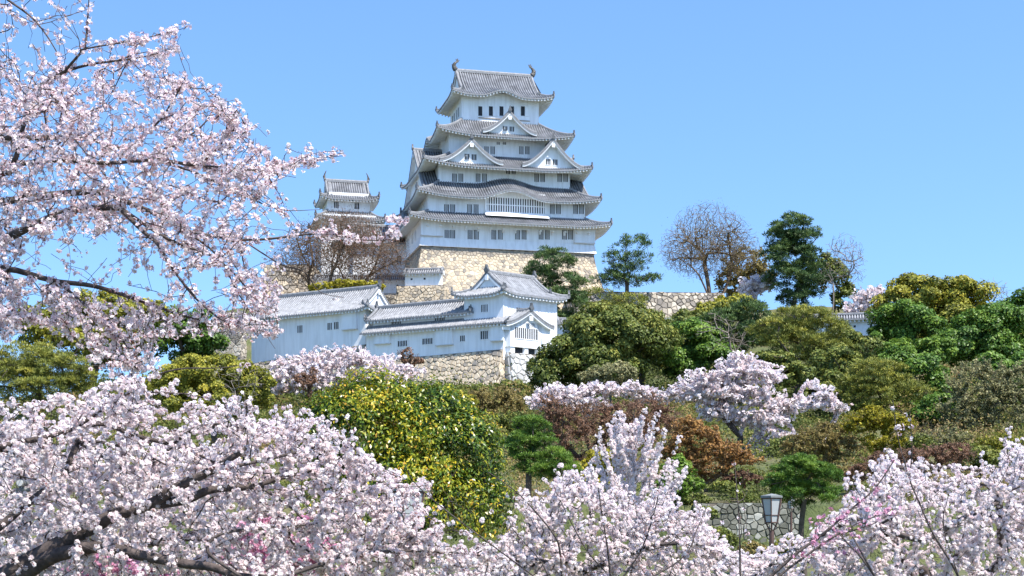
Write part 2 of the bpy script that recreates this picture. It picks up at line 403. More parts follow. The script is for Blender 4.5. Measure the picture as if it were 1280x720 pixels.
def roof_slope(mb, fr, L, dmax, zf, over, sp=.42, wall_d=None, rafters=True, nd=6, soff=.35):
    """one slope: pan surface, ribs, eave edge, soffit and rafters. wall_d = distance eave -> wall"""
    nc = max(4, int(2 * L / sp)); ts = [-L + 2 * L * i / nc for i in range(nc + 1)]
    wd = over if wall_d is None else wall_d
    cols = []
    for t in ts:
        dm = max(0.0, dmax(t))
        cols.append([(t, dm * k / nd) for k in range(nd + 1)])
    ids = [[mb.pt(fr(t, d, zf(t, d))) for t, d in c] for c in cols]
    for A, B, ca, cb in zip(ids[:-1], ids[1:], cols[:-1], cols[1:]):
        if ca[-1][1] < .01 and cb[-1][1] < .01: continue
        for k in range(nd): mb.idx((A[k], B[k], B[k + 1], A[k + 1]), 0)
    w, h = sp * .30, sp * .36
    for c in cols[1:-1]:
        if c[-1][1] < .25: continue
        rings = []
        for t, d in c:
            z = zf(t, d)
            rings.append([mb.pt(fr(t - w, d, z - .02)), mb.pt(fr(t - w * .5, d, z + h)), mb.pt(fr(t + w * .5, d, z + h)), mb.pt(fr(t + w, d, z - .02))])
        for A, B in zip(rings[:-1], rings[1:]):
            for q in range(3): mb.idx((A[q], A[q + 1], B[q + 1], B[q]), 1)
        mb.idx(rings[0], 2)
    # eave edge, soffit
    for i in range(nc):
        t0, t1 = ts[i], ts[i + 1]
        z0, z1 = zf(t0, 0), zf(t1, 0)
        mb.face([fr(t0, -.02, z0), fr(t1, -.02, z1), fr(t1, -.02, z1 - .16), fr(t0, -.02, z0 - .16)], 2)
        mb.face([fr(t0, -.02, z0 - .16), fr(t1, -.02, z1 - .16), fr(t1, .14, z1 - .16), fr(t0, .14, z0 - .16)], 2)
        m0, m1 = max(.14, min(wd, dmax(t0))), max(.14, min(wd, dmax(t1)))
        mb.face([fr(t0, .14, z0 - .16), fr(t1, .14, z1 - .16), fr(t1, m1, zf(t1, 0) - .16 + .24 * m1), fr(t0, m0, zf(t0, 0) - .16 + .24 * m0)], 3)
    if rafters:
        nr = max(3, int(2 * L / .56))
        for i in range(1, nr):
            t = -L + 2 * L * i / nr
            m = min(wd, dmax(t))
            if m < .5: continue
            z = zf(t, 0) - .16; h = soff * .8
            q = [(t - .10, .10, z - h), (t + .10, .10, z - h), (t + .10, m, z - h * .8 + .24 * m), (t - .10, m, z - h * .8 + .24 * m),
                 (t - .10, .10, z + .01), (t + .10, .10, z + .01), (t + .10, m, z + .02 + .24 * m), (t - .10, m, z + .02 + .24 * m)]
            ii = [mb.pt(fr(*p)) for p in q]
            for f in ((0, 1, 2, 3), (0, 1, 5, 4), (1, 2, 6, 5), (3, 0, 4, 7)): mb.idx([ii[k] for k in f], 3)

def finial(mb, p, s, m=5, along=(1, 0)):
    """small upright ridge-end tile"""
    x, y, z = p; a = along; b = (-a[1], a[0])
    prof = [(-.30, 0), (-.36, .30), (-.16, .62), (-.07, 1.05), (.07, 1.05), (.16, .62), (.36, .30), (.30, 0)]
    f = [(x + b[0] * q * s + a[0] * .16 * s, y + b[1] * q * s + a[1] * .16 * s, z + r * s) for q, r in prof]
    g = [(x + b[0] * q * s - a[0] * .16 * s, y + b[1] * q * s - a[1] * .16 * s, z + r * s) for q, r in prof]
    mb.face(f, m); mb.face(g[::-1], m)
    for k in range(len(prof)):
        k2 = (k + 1) % len(prof); mb.face([f[k], f[k2], g[k2], g[k]], m)

def skirt_roof(mb, outer, inner, z0, z1, over, up=.7, bumps=None, c0=(0, 0), sp=.42):
    """ring roof round an upper storey. outer/inner = half sizes (u,v)"""
    LU, LV = outer; IU, IV = inner
    bumps = bumps or {}
    for side in ("front", "back", "left", "right"):
        if side in ("front", "back"):
            L, I, D, sgn = LU, IU, LV - IV, (1 if side == "front" else -1)
            o = (c0[0], c0[1] - sgn * LV); a = (sgn, 0); n = (0, sgn)
            HL = LU - IU
        else:
            L, I, D, sgn = LV, IV, LU - IU, (1 if side == "right" else -1)
            o = (c0[0] + sgn * LU, c0[1]); a = (0, sgn); n = (-sgn, 0)
            HL = LV - IV
        fr = side_frame(o, a, n)
        bp = bumps.get(side)
        def dmax(t, L=L, I=I, D=D, HL=HL):
            return D if abs(t) <= I else D * max(0, L - abs(t)) / HL
        def zf(t, d, L=L, D=D, HL=HL, bp=bp):
            f = min(1, d / D); c = (L - abs(t)) / HL
            z = z0 + (z1 - z0) * (.68 * f + .32 * f * f) + up * max(0, 1 - c / 1.7) ** 2 * (1 - f)
            if bp:
                w, h, fade = bp[0], bp[1], bp[2]; tc = bp[3] if len(bp) > 3 else 0
                x = abs(t - tc) / w
                if x < 1: z += h * (.5 + .5 * math.cos(math.pi * x)) ** 1.15 * max(0, 1 - fade * f)
            return z
        roof_slope(mb, fr, L, dmax, zf, over, sp=sp)
    for su in (-1, 1):
        for sv in (-1, 1):
            pts = []
            for k in range(7):
                f = k / 6
                u = c0[0] + su * (LU + (IU - LU) * f); v = c0[1] + sv * (LV + (IV - LV) * f)
                z = z0 + (z1 - z0) * (.68 * f + .32 * f * f) + up * max(0, 1 - f / 1.7) ** 2 * (1 - f)
                pts.append((u, v, z - .02))
            mb.rail(pts, .42, .42, 4, 4)
            finial(mb, (pts[0][0] - su * .15, pts[0][1] - sv * .15, pts[0][2] + .2), .75, 5, (su * .7, sv * .7))

def irimoya(mb, outer, ug, z0, zr, over, up=.6, bump=None, c0=(0, 0), sp=.42, gable_in=.35, ridge_h=.75, conc=.42, board=.45, ends=True):
    """hip-and-gable roof, ridge along u. outer half sizes; ug = half length of the upper gabled part"""
    LU, LV = outer; dg = LU - ug; D = LV
    prof = lambda d: z0 + (zr - z0) * ((1 - conc) * d / D + conc * (d / D) ** 2)
    for side in ("front", "back", "left", "right"):
        if side in ("front", "back"):
            L, sgn = LU, (1 if side == "front" else -1)
            fr = side_frame((c0[0], c0[1] - sgn * LV), (sgn, 0), (0, sgn))
            dmax = lambda t: D if abs(t) <= ug + 1e-6 else max(0, LU - abs(t))
        else:
            if dg < .05: continue
            L, sgn = LV, (1 if side == "right" else -1)
            fr = side_frame((c0[0] + sgn * LU, c0[1]), (0, sgn), (-sgn, 0))
            dmax = lambda t: max(0, min(dg + gable_in, LV - abs(t)))
        def zf(t, d, L=L, side=side):
            c = (L - abs(t)) / max(dg, 1.2)
            z = prof(d) + up * max(0, 1 - c / 1.7) ** 2 * max(0, 1 - d / max(dg, 1.2))
            if bump and side == "front":
                w, h, fd = bump; x = abs(t) / w
                if x < 1: z += h * (.5 + .5 * math.cos(math.pi * x)) * max(0, 1 - d / fd)
            return z
        roof_slope(mb, fr, L, dmax, zf, over, sp=sp, nd=8)
    for su in (-1, 1):
        ue = c0[0] + su * ug
        # gable wall, barge boards, descending ridges
        N = 16; zb = prof(dg) - .1
        ug_w = c0[0] + su * (ug - gable_in)
        vs = [-(D - dg) + 2 * (D - dg) * k / N for k in range(N + 1)]
        for va, vb in zip(vs[:-1], vs[1:]):
            za, zc = prof(D - abs(va)) - .12, prof(D - abs(vb)) - .12
            mb.face([(ug_w, c0[1] + va, zb), (ug_w, c0[1] + vb, zb), (ug_w, c0[1] + vb, zc), (ug_w, c0[1] + va, za)], 3)
            for x, y0, y1 in ((ue - su * .05, .06, board),):
                A = [(x, c0[1] + va, za + .12 - y0), (x, c0[1] + vb, zc + .12 - y0), (x, c0[1] + vb, zc + .12 - y1), (x, c0[1] + va, za + .12 - y1)]
                B = [(p[0] - su * .18, p[1], p[2]) for p in A]
                mb.face(A, 3); mb.face(B[::-1], 3); mb.face([A[3], A[2], B[2], B[3]], 3)
                mb.face([(ue, c0[1] + va, za + .12), (ue, c0[1] + vb, zc + .12), (ue, c0[1] + vb, zc + .05), (ue, c0[1] + va, za + .05)], 2)
            # underside of the overhang
            mb.face([(ue - su * .05, c0[1] + va, za + .06), (ue - su * .05, c0[1] + vb, zc + .06), (ug_w, c0[1] + vb, zc + .06), (ug_w, c0[1] + va, za + .06)], 3)
        for sv in (-1, 1):
            pts = [(ue - su * .22, c0[1] + sv * (D - d), prof(d)) for d in np.linspace(dg * .9 if dg > .1 else 0.1, D - .05, 8)]
            mb.rail(pts, .40, .40, 4)
            if ends: finial(mb, (pts[0][0], pts[0][1], pts[0][2] + .15), .62, 5, (0, sv))
            pts = [(ue - su * .85, c0[1] + sv * (D - d), prof(d)) for d in np.linspace(dg * .9 if dg > .1 else 0.1, D - .05, 8)]
            mb.rail(pts, .26, .28, 4)
        if dg > .05:
            for sv in (-1, 1):
                pts = []
                for k in range(6):
                    d = dg * k / 5
                    pts.append((c0[0] + su * (LU - d), c0[1] + sv * (LV - d), prof(d) + up * max(0, 1 - d / max(dg, 1.2) / 1.7) ** 2 * max(0, 1 - d / max(dg, 1.2))))
                mb.rail(pts, .40, .36, 4)
                if ends: finial(mb, (pts[0][0] - su * .1, pts[0][1] - sv * .1, pts[0][2] + .15), .7, 5, (su * .7, sv * .7))
        # gable pendant
        mb.box((ue + su * .02 - .05, c0[1] - .22, zr - 1.05), (ue + su * .02 + .05, c0[1] + .22, zr - .38), 3)
        if ends: finial(mb, (ue, c0[1], zr + .1), .95, 5, (su, 0))
    mb.rail([(c0[0] - ug - .05, c0[1], zr - .1), (c0[0] + ug + .05, c0[1], zr - .1)], .55, ridge_h, 4, 4)

def gable(mb, fr, Wd, H, zb, back, sp=.42, front_d=-.5, p=1.45, lift=.3, board=.46):
    """gable dormer: fr(s,d,z), its face at d=0, running back to d=back; roofs fall to s=+-Wd"""
    prof = lambda s: zb + H * max(0, 1 - abs(s) / Wd) ** p + lift * (abs(s) / Wd) ** 3
    N = 12
    ss = [Wd * k / N for k in range(N + 1)]
    for sg in (-1, 1):
        nrow = max(2, int((back - front_d) / sp)); ds = [front_d + (back - front_d) * i / nrow for i in range(nrow + 1)]
        for a, b in zip(ss[:-1], ss[1:]):
            mb.face([fr(sg * a, front_d, prof(a)), fr(sg * b, front_d, prof(b)), fr(sg * b, back, prof(b)), fr(sg * a, back, prof(a))], 0)
            # tile edge, barge board, soffit of the overhang
            mb.face([fr(sg * a, front_d - .01, prof(a) + .1), fr(sg * b, front_d - .01, prof(b) + .1), fr(sg * b, front_d - .01, prof(b) - .24), fr(sg * a, front_d - .01, prof(a) - .24)], 2)
            A = [(sg * a, front_d + .06, prof(a) - .1), (sg * b, front_d + .06, prof(b) - .1), (sg * b, front_d + .06, prof(b) - board), (sg * a, front_d + .06, prof(a) - board)]
            mb.face([fr(*q) for q in A], 3)
            mb.face([fr(A[3][0], front_d + .06, A[3][2]), fr(A[2][0], front_d + .06, A[2][2]), fr(A[2][0], .0, A[2][2] + .1), fr(A[3][0], .0, A[3][2] + .1)], 3)
            mb.face([fr(sg * a, 0, prof(a) - .2), fr(sg * b, 0, prof(b) - .2), fr(sg * b, 0, zb - .6), fr(sg * a, 0, zb - .6)], 3)
        w, h = sp * .3, sp * .36
        for d in ds[1:]:
            rings = []
            for s in ss:
                z = prof(s)
                rings.append([mb.pt(fr(sg * s, d - w, z - .02)), mb.pt(fr(sg * s, d - w * .5, z + h)), mb.pt(fr(sg * s, d + w * .5, z + h)), mb.pt(fr(sg * s, d + w, z - .02))])
            for A, B in zip(rings[:-1], rings[1:]):
                for q in range(3): mb.idx((A[q], A[q + 1], B[q + 1], B[q]), 1)
        mb.rail([fr(sg * s, front_d + .16, prof(s) - .02) for s in ss], .34, .34, 4)
        mb.rail([fr(sg * s, front_d + .75, prof(s) - .02) for s in ss], .24, .24, 4)
    mb.rail([fr(0, front_d - .1, zb + H - .08), fr(0, back, zb + H - .08)], .42, .5, 4)
    q0, q1 = np.array(fr(0, front_d, 0)), np.array(fr(0, 1, 0)); a = (q0 - q1)[:2]; a = a / np.linalg.norm(a)
    finial(mb, fr(0, front_d - .05, zb + H + .1), .9, 5, tuple(a))
    for q in ((-.28, .28, 1.35, .75),):
        mb.box((q[0], front_d - .06, zb + H - q[2]), (q[1], front_d + .08, zb + H - q[3]), 3, fr)

# ------------------------------------------------------------------ walls and windows
def wall_box(mb, u0, u1, v0, v1, z0, z1, m=0):
    mb.box((u0, v0, z0), (u1, v1, z1), m)

WINM = [DARKWIN, PLASTER, TILE_EDGE]
def window(parent, fn, fr, w, h, bars=3, sill=True, barw=.078, dark=False, label=None):
    """barred plaster window: dark opening in a frame; lattice is its own mesh"""
    mb = MB()
    mb.box((-w / 2, -.30, 0), (w / 2, .025, h), 0, fr)
    for a, b in (((-w / 2 - .09, -.05, -.09), (w / 2 + .09, .07, 0)), ((-w / 2 - .09, -.05, h), (w / 2 + .09, .07, h + .08)),
                 ((-w / 2 - .09, -.05, 0), (-w / 2, .07, h)), ((w / 2, -.05, 0), (w / 2 + .09, .07, h))):
        mb.box(a, b, 1, fr)
    o = mb.build("window", WINM, parent, fn)
    if bars:
        lb = MB()
        for k in range(bars):
            x = -w / 2 + w * (k + 1) / (bars + 1)
            lb.box((x - barw / 2, -.02, .002), (x + barw / 2, .05, h - .002), 0, fr)
        lb.build("lattice", [PLASTER_OLD if dark else PLASTER], o, fn)
    return o

def fr_front(uc, v, zb):  # faces -v
    return lambda s, d, z: (uc + s, v - d, zb + z)
def fr_left(vc, u, zb):   # faces -u
    return lambda s, d, z: (u - d, vc - s, zb + z)
def fr_right(vc, u, zb):
    return lambda s, d, z: (u + d, vc + s, zb + z)

def frame_map(rot=None, U=None, V=None):
    if rot is not None:
        U = (math.cos(rot), math.sin(rot)); V = (-math.sin(rot), math.cos(rot))
    return lambda u, v, z: (U[0] * u + V[0] * v, U[1] * u + V[1] * v, z)

# ================================================================== MAIN KEEP
KT = math.radians(14)
KX, KY = -3.2, 260.7
KZ = 40.0
kc, ks = math.cos(KT), math.sin(KT)
kmap0 = frame_map(KT)
kmap = lambda u, v, z: (lambda p: (p[0], p[1], z - KZ))(kmap0(u, v, z))   # z given absolute
def kuv(px, py, v):
    q = (px - 640) / F
    u = (q * (KY + v * kc) - KX + v * ks) / (kc - q * ks)
    Y = KY + v * kc + u * ks
    return u, EYE + (HOR - py) / F * Y

ZB = 49.7
# stone base
t = thing("stone_base", "tall warm tan stone base under the main keep, of big fitted stones", "stone wall", (KX, KY, KZ - 6))
kmapb = lambda u, v, z: (lambda p: (p[0], p[1], z - (KZ - 6)))(kmap0(u, v, z))
HB = ZB - KZ + 6
def base_side(axis):
    LU, LV = 15.2, 10.9
    off = lambda h: 5.2 * (1 - h / HB) ** 1.45
    if axis == "front":
        return (lambda s, h: (-(LU + off(h)) + s * (LU + off(h)) / LU, -(LV + off(h)), KZ - 6 + h)), 2 * LU
    if axis == "back":
        return (lambda s, h: ((LU + off(h)) - s * (LU + off(h)) / LU, (LV + off(h)), KZ - 6 + h)), 2 * LU
    if axis == "left":
        return (lambda s, h: (-(LU + off(h)), (LV + off(h)) - s * (LV + off(h)) / LV, KZ - 6 + h)), 2 * LV
    return (lambda s, h: ((LU + off(h)), -(LV + off(h)) + s * (LV + off(h)) / LV, KZ - 6 + h)), 2 * LV
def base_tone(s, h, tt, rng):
    if h > HB - 1.15: return rng.uniform(0, .14)  # dark top band: shadow of the overhanging wall foot painted into the stones
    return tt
for k, ax in enumerate(("front", "left", "right", "back")):
    fn, L = base_side(ax)
    mb = MB(); stone_face(mb, fn, L, HB, .60, 10 + k, relief=.055, tone=base_tone, dark=.10)
    mb.build("stone_face", [STONE_W, MORTAR], t, kmapb)

keep = thing("castle_keep", "huge white five storey castle keep with stacked grey tiled roofs on the tan stone base", "castle", (KX, KY, KZ))
ST = [  # a, b, z0, z1(top of wall, hidden under the roof)
    (15.3, 11.0, 49.7, 54.6), (13.9, 10.0, 54.8, 59.3), (11.7, 8.2, 60.0, 64.9), (9.5, 6.6, 65.3, 71.0), (6.95, 4.9, 71.8, 78.2)]
for k, (a, b, z0, z1) in enumerate(ST):
    mb = MB()
    mb.box((-a, -b, z0), (a, b, z1), 0)
    if k == 0:
        # flared skirt along the foot of the wall and the drop boxes at its corners
        for (p, q, r, s_) in (((-a, -b), (a, -b), (0, -1), 1), ((-a, b), (-a, -b), (-1, 0), 1), ((a, -b), (a, b), (1, 0), 1)):
            o = .32
            A = [(p[0] + (r[0] * o if r[0] else -o), p[1] + (r[1] * o if r[1] else -o if r[0] > 0 else o), z0 - .06), (q[0] + (r[0] * o if r[0] else o), q[1] + (r[1] * o if r[1] else (o if r[0] > 0 else -o)), z0 - .06)]
            B = [(p[0] + r[0] * .02, p[1] + r[1] * .02, z0 + 1.45), (q[0] + r[0] * .02, q[1] + r[1] * .02, z0 + 1.45)]
            mb.face([A[0], A[1], B[1], B[0]], 0)
            mb.face([A[0], A[1], (q[0], q[1], z0 - .05), (p[0], p[1], z0 - .05)], 0)
        for u0, u1 in ((-15.3 - .02, -11.6), (11.6, 15.3 + .02)):
            mb.box((u0, -b - .42, z0 + 1.75), (u1, -b + .1, z1 - .2), 0)
            mb.box((u0 - .05, -b - .46, z0 + 1.6), (u1 + .05, -b + .1, z0 + 1.748), 1)
        for i in range(14):      # curved eave brackets
            u = -14.2 + i * 28.4 / 13
            mb.box((u - .13, -b - 1.0, z0 + 3.15), (u + .13, -b - .003, z0 + 3.45), 0)
            mb.box((u - .12, -b - .4, z0 + 2.8), (u + .12, -b - .004, z0 + 3.148), 0)
    if k == 1:
        mb.box((-3.9, -b - .06, z0 + 2.2), (3.9, -b + .3, 59.85), 0)
    mb.build("wall", [PLASTER, PLASTER_OLD], keep, kmap)

R1 = MB(); skirt_roof(R1, (17.8, 13.5), (13.9, 10.0), 53.8, 55.75, 2.5, up=.75)
roof1 = R1.build("roof", ROOF, keep, kmap)
uc2, _ = kuv(642, 236, -12.4)
R2 = MB(); skirt_roof(R2, (16.3, 12.4), (11.7, 8.2), 58.15, 61.3, 2.4, up=.85, bumps={"front": (6.6, 1.55, .25, uc2)})
roof2 = R2.build("roof", ROOF, keep, kmap)
R3 = MB(); skirt_roof(R3, (15.0, 11.3), (9.5, 6.6), 63.6, 66.6, 3.1, up=.95)
roof3 = R3.build("roof", ROOF, keep, kmap)
R4 = MB(); skirt_roof(R4, (12.3, 9.4), (6.95, 4.9), 69.5, 73.1, 2.8, up=.95, bumps={"left": (3.2, 1.3, .5), "right": (3.2, 1.3, .5)})
roof4 = R4.build("roof", ROOF, keep, kmap)
R5 = MB(); irimoya(R5, (9.2, 7.15), 7.1, 77.1, 83.0, 2.25, up=.65, bump=(4.0, 1.05, 3.2), conc=.40, ridge_h=.6)
roof5 = R5.build("roof", ROOF, keep, kmap)

def add_gable(roof, fr, Wd, H, zb, back, win=None, **kw):
    mb = MB(); gable(mb, fr, Wd, H, zb, back, **kw)
    g = mb.build("gable", ROOF, roof, kmap)
    if win:
        for s in (-win[0], win[0]):
            f2 = lambda a, d, z, s=s: fr(a + s, -d - .02, zb + win[1] + z)
            window(g, kmap, f2, win[2], win[3], bars=2)
    return g
# three dormer gables on the front, two great gables on the sides
for px, py in ((588, 176), (689.5, 176.5)):
    v = -10.0
    u, za = kuv(px, py, v)
    zb = 64.15
    add_gable(roof3, (lambda u: (lambda s, d, z: (u + s, v + d, z)))(u), 5.5, za - zb, zb, 3.6, (.62, .72, .85, 1.0), front_d=-1.2)
v4 = -8.3
u, za = kuv(635.5, 142, v4)
add_gable(roof4, lambda s, d, z: (u + s, v4 + d, z), 4.8, za - 70.05, 70.05, 3.5, (.6, .62, .8, .85), front_d=-1.2)
for sg in (-1, 1):
    fr = (lambda sg: (lambda s, d, z: (sg * (14.0 - d), sg * s, z)))(sg)
    add_gable(roof2, fr, 11.2, 9.6, 58.95, 4.6, (.7, 2.6, .9, 1.3), p=1.18, board=.6, front_d=-.7, lift=.1)
    # the lower side gable of the first roof
    fr = (lambda sg: (lambda s, d, z: (sg * (16.3 - d), sg * s, z)))(sg)
    add_gable(roof1, fr, 4.6, 2.6, 54.7, 3.0, None)

# fish-shaped ridge ornaments
def shachi(u, sg):
    mb = MB(); n = 9
    pts = []; rad = []
    for k in range(n):
        f = k / (n - 1)
        x = u + sg * (.10 + .55 * math.sin(f * 2.3) - .75 * f * f); z = 83.3 + 1.5 * f
        pts.append((x, 0, z)); rad.append(.42 * (1 - f) ** .6 + .08)
    mb.tube(pts, rad, 8, 0)
    x, z = pts[-1][0], pts[-1][2]
    for d in ((-.30, .42), (.02, .50), (.32, .28)):   # tail fins
        mb.face([(x - .1, -.05, z - .2), (x + .1, -.05, z - .2), (x + d[0] + .09, -.03, z + d[1]), (x + d[0] - .09, -.03, z + d[1])], 0)
        mb.face([(x - .1, .05, z - .2), (x + .1, .05, z - .2), (x + d[0] + .09, .03, z + d[1]), (x + d[0] - .09, .03, z + d[1])], 0)
    xm, zm = pts[3][0], pts[3][2]
    mb.face([(xm, -.05, zm - .2), (xm, .05, zm - .2), (xm + sg * .5, 0, zm + .3), (xm + sg * .15, 0, zm + .4)], 0)
    mb.build("fish_ornament", [BRONZE], roof5, kmap)
shachi(-6.9, -1); shachi(6.9, 1)

def kwin(pxs, y0, y1, v, w, bars=3, zfix=None):
    for px in pxs:
        u, zt = kuv(px, y0, v); _, zb = kuv(px, y1, v)
        window(keep, kmap, fr_front(u, v, zb), w, zt - zb, bars)
X2 = lambda z: 480 + z / 4
kwin([X2(q) for q in (315, 343, 430, 461, 549, 581, 668, 700, 785, 816, 902, 932)], 287.5, 299.5, -11.0 - .0, .84)
kwin([X2(q) for q in (313, 343, 428, 460, 841, 872, 958, 987)], 255.5, 267.5, -10.0, .84)
kwin([X2(q) for q in (352, 384, 470, 502, 763, 793, 878, 908)], 217, 227.5, -8.2, .82)
kwin([X2(q) for q in (620, 648)], 212.5, 217.5, -8.2, .7, 2)
kwin([X2(q) for q in (512, 543, 686, 716)], 183, 193, -6.6, .78)
kwin([X2(q) for q in (571, 602)], 177.5, 181, -6.6, .55, 2)
# top storey: open windows with sliding white shutters and a sill rail
for q in (481, 534, 587, 640, 694):
    u, zt = kuv(X2(q), 133, -4.9); _, zb = kuv(X2(q), 145, -4.9)
    w = window(keep, kmap, fr_front(u, -4.9, zb), .72, zt - zb, 0)
    sh = MB(); sh.box((u + .47, -4.97, zb), (u + 1.28, -4.898, zt), 0); sh.build("shutter", [PLASTER], w, kmap)
u0, zb = kuv(X2(472), 146, -4.9); u1, _ = kuv(X2(728), 146, -4.9)
mb = MB(); mb.box((u0, -5.05, zb - .22), (u1, -4.898, zb - .1), 0); mb.build("sill_rail", [WOODW], keep, kmap)
for vv in (-2.6, -1.0, 1.2, 2.8):
    window(keep, kmap, fr_left(vv, -6.95, 74.2), .72, 1.7, 0)
    window(keep, kmap, fr_right(vv, 6.95, 74.2), .72, 1.7, 0)
for vv in (-6, -3, 1, 4, 7):
    window(keep, kmap, fr_left(vv, -15.3, 51.5), .84, 1.6); window(keep, kmap, fr_right(vv, 15.3, 51.5), .84, 1.6)
for vv in (-7, -4.5):
    window(keep, kmap, fr_left(vv, -13.9, 56.2), .84, 1.6); window(keep, kmap, fr_right(vv, 13.9, 56.2), .84, 1.6)
# the great latticed bay of the second storey
ua, zt = kuv(608.5, 246, -10.35); ub, zb = kuv(681, 267.5, -10.35)
mb = MB(); vb = -10.35
mb.box((ua, vb + .1, zb), (ub, -9.9, zt + .6), 0)
mb.box((ua - .12, vb - .1, zb - .12), (ub + .12, -9.95, zb - .002), 1); mb.box((ua - .12, vb - .1, zt), (ub + .12, vb + .09, zt + .9), 1)
mb.box((ua - .3, vb - .06, zb), (ua - .002, -9.9, zt + .6), 1); mb.box((ub + .002, vb - .06, zb), (ub + .3, -9.9, zt + .6), 1)
mb.face([(ua - .3, vb - .12, zb - .12), (ub + .3, vb - .12, zb - .12), (ub + .5, vb - 1.5, zb - 1.05), (ua - .5, vb - 1.5, zb - 1.05)], 1)
bay = mb.build("lattice_window", WINM, keep, kmap)
lb = MB(); n = 24
for k in range(n):
    x = ua + (ub - ua) * (k + .5) / n
    lb.box((x - .10, vb - .04, zb), (x + .10, vb + .08, zt), 0)
lb.box((ua, vb - .07, zb + (zt - zb) * .46), (ub, vb + .04, zb + (zt - zb) * .52), 0)
lb.build("lattice", [PLASTER], bay, kmap)

# ================================================================== SMALL KEEP and link building
def building(name, label, cat, loc, U, V):
    t = thing(name, label, cat, loc)
    fm = lambda u, v, z: (U[0] * u + V[0] * v, U[1] * u + V[1] * v, z - loc[2])
    return t, fm
SKX, SKY = P(433, 0, 276)[0], 276.0
U, V = (kc, ks), (-ks, kc)
sk, sm = building("small_keep", "small white turret with a grey hipped and gabled roof left of the main keep", "turret", (SKX, SKY, 42), U, V)
zz = lambda y, Y: EYE + (HOR - y) / F * Y
mb = MB(); mb.box((-4.0, -3.4, zz(264, 272)), (4.0, 3.4, zz(240, 272)), 0); mb.build("wall", [PLASTER], sk, sm)
mb = MB(); mb.box((-5.3, -4.6, 41), (5.3, 4.6, zz(266, 270)), 0); mb.build("wall", [PLASTER], sk, sm)
mb = MB(); irimoya(mb, (5.6, 4.9), 4.1, zz(246, 269.5), zz(228, 276), 1.5, up=.8, ridge_h=.6); r = mb.build("roof", ROOF, sk, sm)
for sg in (-1, 1):
    f = MB(); z0 = zz(228, 276) + .3
    f.tube([(sg * 4.0, 0, z0), (sg * 4.25, 0, z0 + .6), (sg * 4.05, 0, z0 + 1.15), (sg * 3.8, 0, z0 + 1.7)], [.28, .22, .13, .05], 7, 0)
    f.build("fish_ornament", [BRONZE], r, sm)
mb = MB(); skirt_roof(mb, (6.6, 6.0), (4.0, 3.4), zz(272, 268), zz(264, 272), 1.6, up=.6); mb.build("roof", ROOF, sk, sm)
for px in (423, 448):
    uu = (px - 433) / F * 272 / kc
    window(sk, sm, fr_front(uu - .8, -3.4, zz(260, 272)), .85, 1.2, 2)
window(sk, sm, fr_front(.4, -3.4, zz(250, 272)), .8, .6, 2)

lk, lm = building("link_turret", "low white connecting building with dark tiled roof between small turret and main keep", "building", (P(490, 0, 264)[0], 264, 42), U, V)
mb = MB(); mb.box((-7.5, -3, 41), (4.6, 3, zz(302, 261)), 0); mb.build("wall", [PLASTER], lk, lm)
mb = MB(); irimoya(mb, (9, 4.2), 8.4, zz(304, 260), zz(284, 264), 1.2, up=.3, c0=(-1.4, 0), ridge_h=.5); mb.build("roof", ROOF, lk, lm)
for px in (500, 511):
    window(lk, lm, fr_front((px - 490) / F * 262 / kc - .7, -3, zz(330, 261)), .8, 1.5, 2)

# ================================================================== YAGURA ROW below the keep
r30 = math.radians(30)
UA, VA = (math.cos(r30), -math.sin(r30)), (math.sin(r30), math.cos(r30))
# --- corner turret (slightly skewed plan as in old castles)
r40 = math.radians(38)
UB, VB = (math.cos(r40), math.sin(r40)), (-math.cos(r30), math.sin(r30))
TCX, TCY = P(629, 0, 196)[0], 196.0
tw, tm = building("corner_turret", "white corner turret with grey hipped and gabled roof at the right end of the gallery", "turret", (TCX, TCY, 24), UB, VB)
TL, TW = 9.4, 6.2
mb = MB(); mb.box((0, 0, 24.0), (TL, TW, 34.0), 0); mb.build("wall", [PLASTER], tw, tm)
zte = zz(367, 195) + .1
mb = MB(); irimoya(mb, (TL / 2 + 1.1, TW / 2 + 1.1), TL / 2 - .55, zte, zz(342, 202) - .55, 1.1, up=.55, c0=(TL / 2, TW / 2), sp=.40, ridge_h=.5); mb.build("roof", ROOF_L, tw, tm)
window(tw, tm, fr_front(2.9, 0, zte - 3.0), 1.5, 1.4, 3)
window(tw, tm, fr_left(2.9, 0, zte - 2.2), 1.05, 1.0, 4)
# --- gabled bay on its right face
by, bm_ = building("gabled_bay", "small gabled bay with wide lattice window projecting from the corner turret over pale stone", "building", (TCX, TCY, 24), UB, VB)
BW = 4.9; bz0 = zz(432, 194.3); bze = zz(405, 194)
mb = MB(); mb.box((-.45, -1.5, bz0), (BW, -.003, bze + .6), 0)
mb.box((-.2, -1.35, bz0 - .8), (.5, -.1, bz0 - .003), 0); mb.box((2.2, -1.35, bz0 - .8), (2.8, -.1, bz0 - .003), 0); mb.box((BW - .6, -1.35, bz0 - .8), (BW, -.1, bz0 - .003), 0)
mb.build("wall", [PLASTER], by, bm_)
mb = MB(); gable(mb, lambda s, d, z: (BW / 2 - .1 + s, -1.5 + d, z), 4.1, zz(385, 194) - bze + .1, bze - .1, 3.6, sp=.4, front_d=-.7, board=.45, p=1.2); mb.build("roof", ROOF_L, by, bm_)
wa = window(by, bm_, lambda s, d, z: (BW / 2 - .2 + s, -1.5 - d, zz(421, 194.3) + z), 3.9, 1.45, 11, barw=.1)
mb = MB(); mb.box((.5, -1.0, bz0 - .8), (2.2, -.3, bz0 - .02), 0); mb.box((2.8, -1.0, bz0 - .8), (BW - .6, -.3, bz0 - .02), 0); mb.build("drop_opening", [DARKWIN], by, bm_)

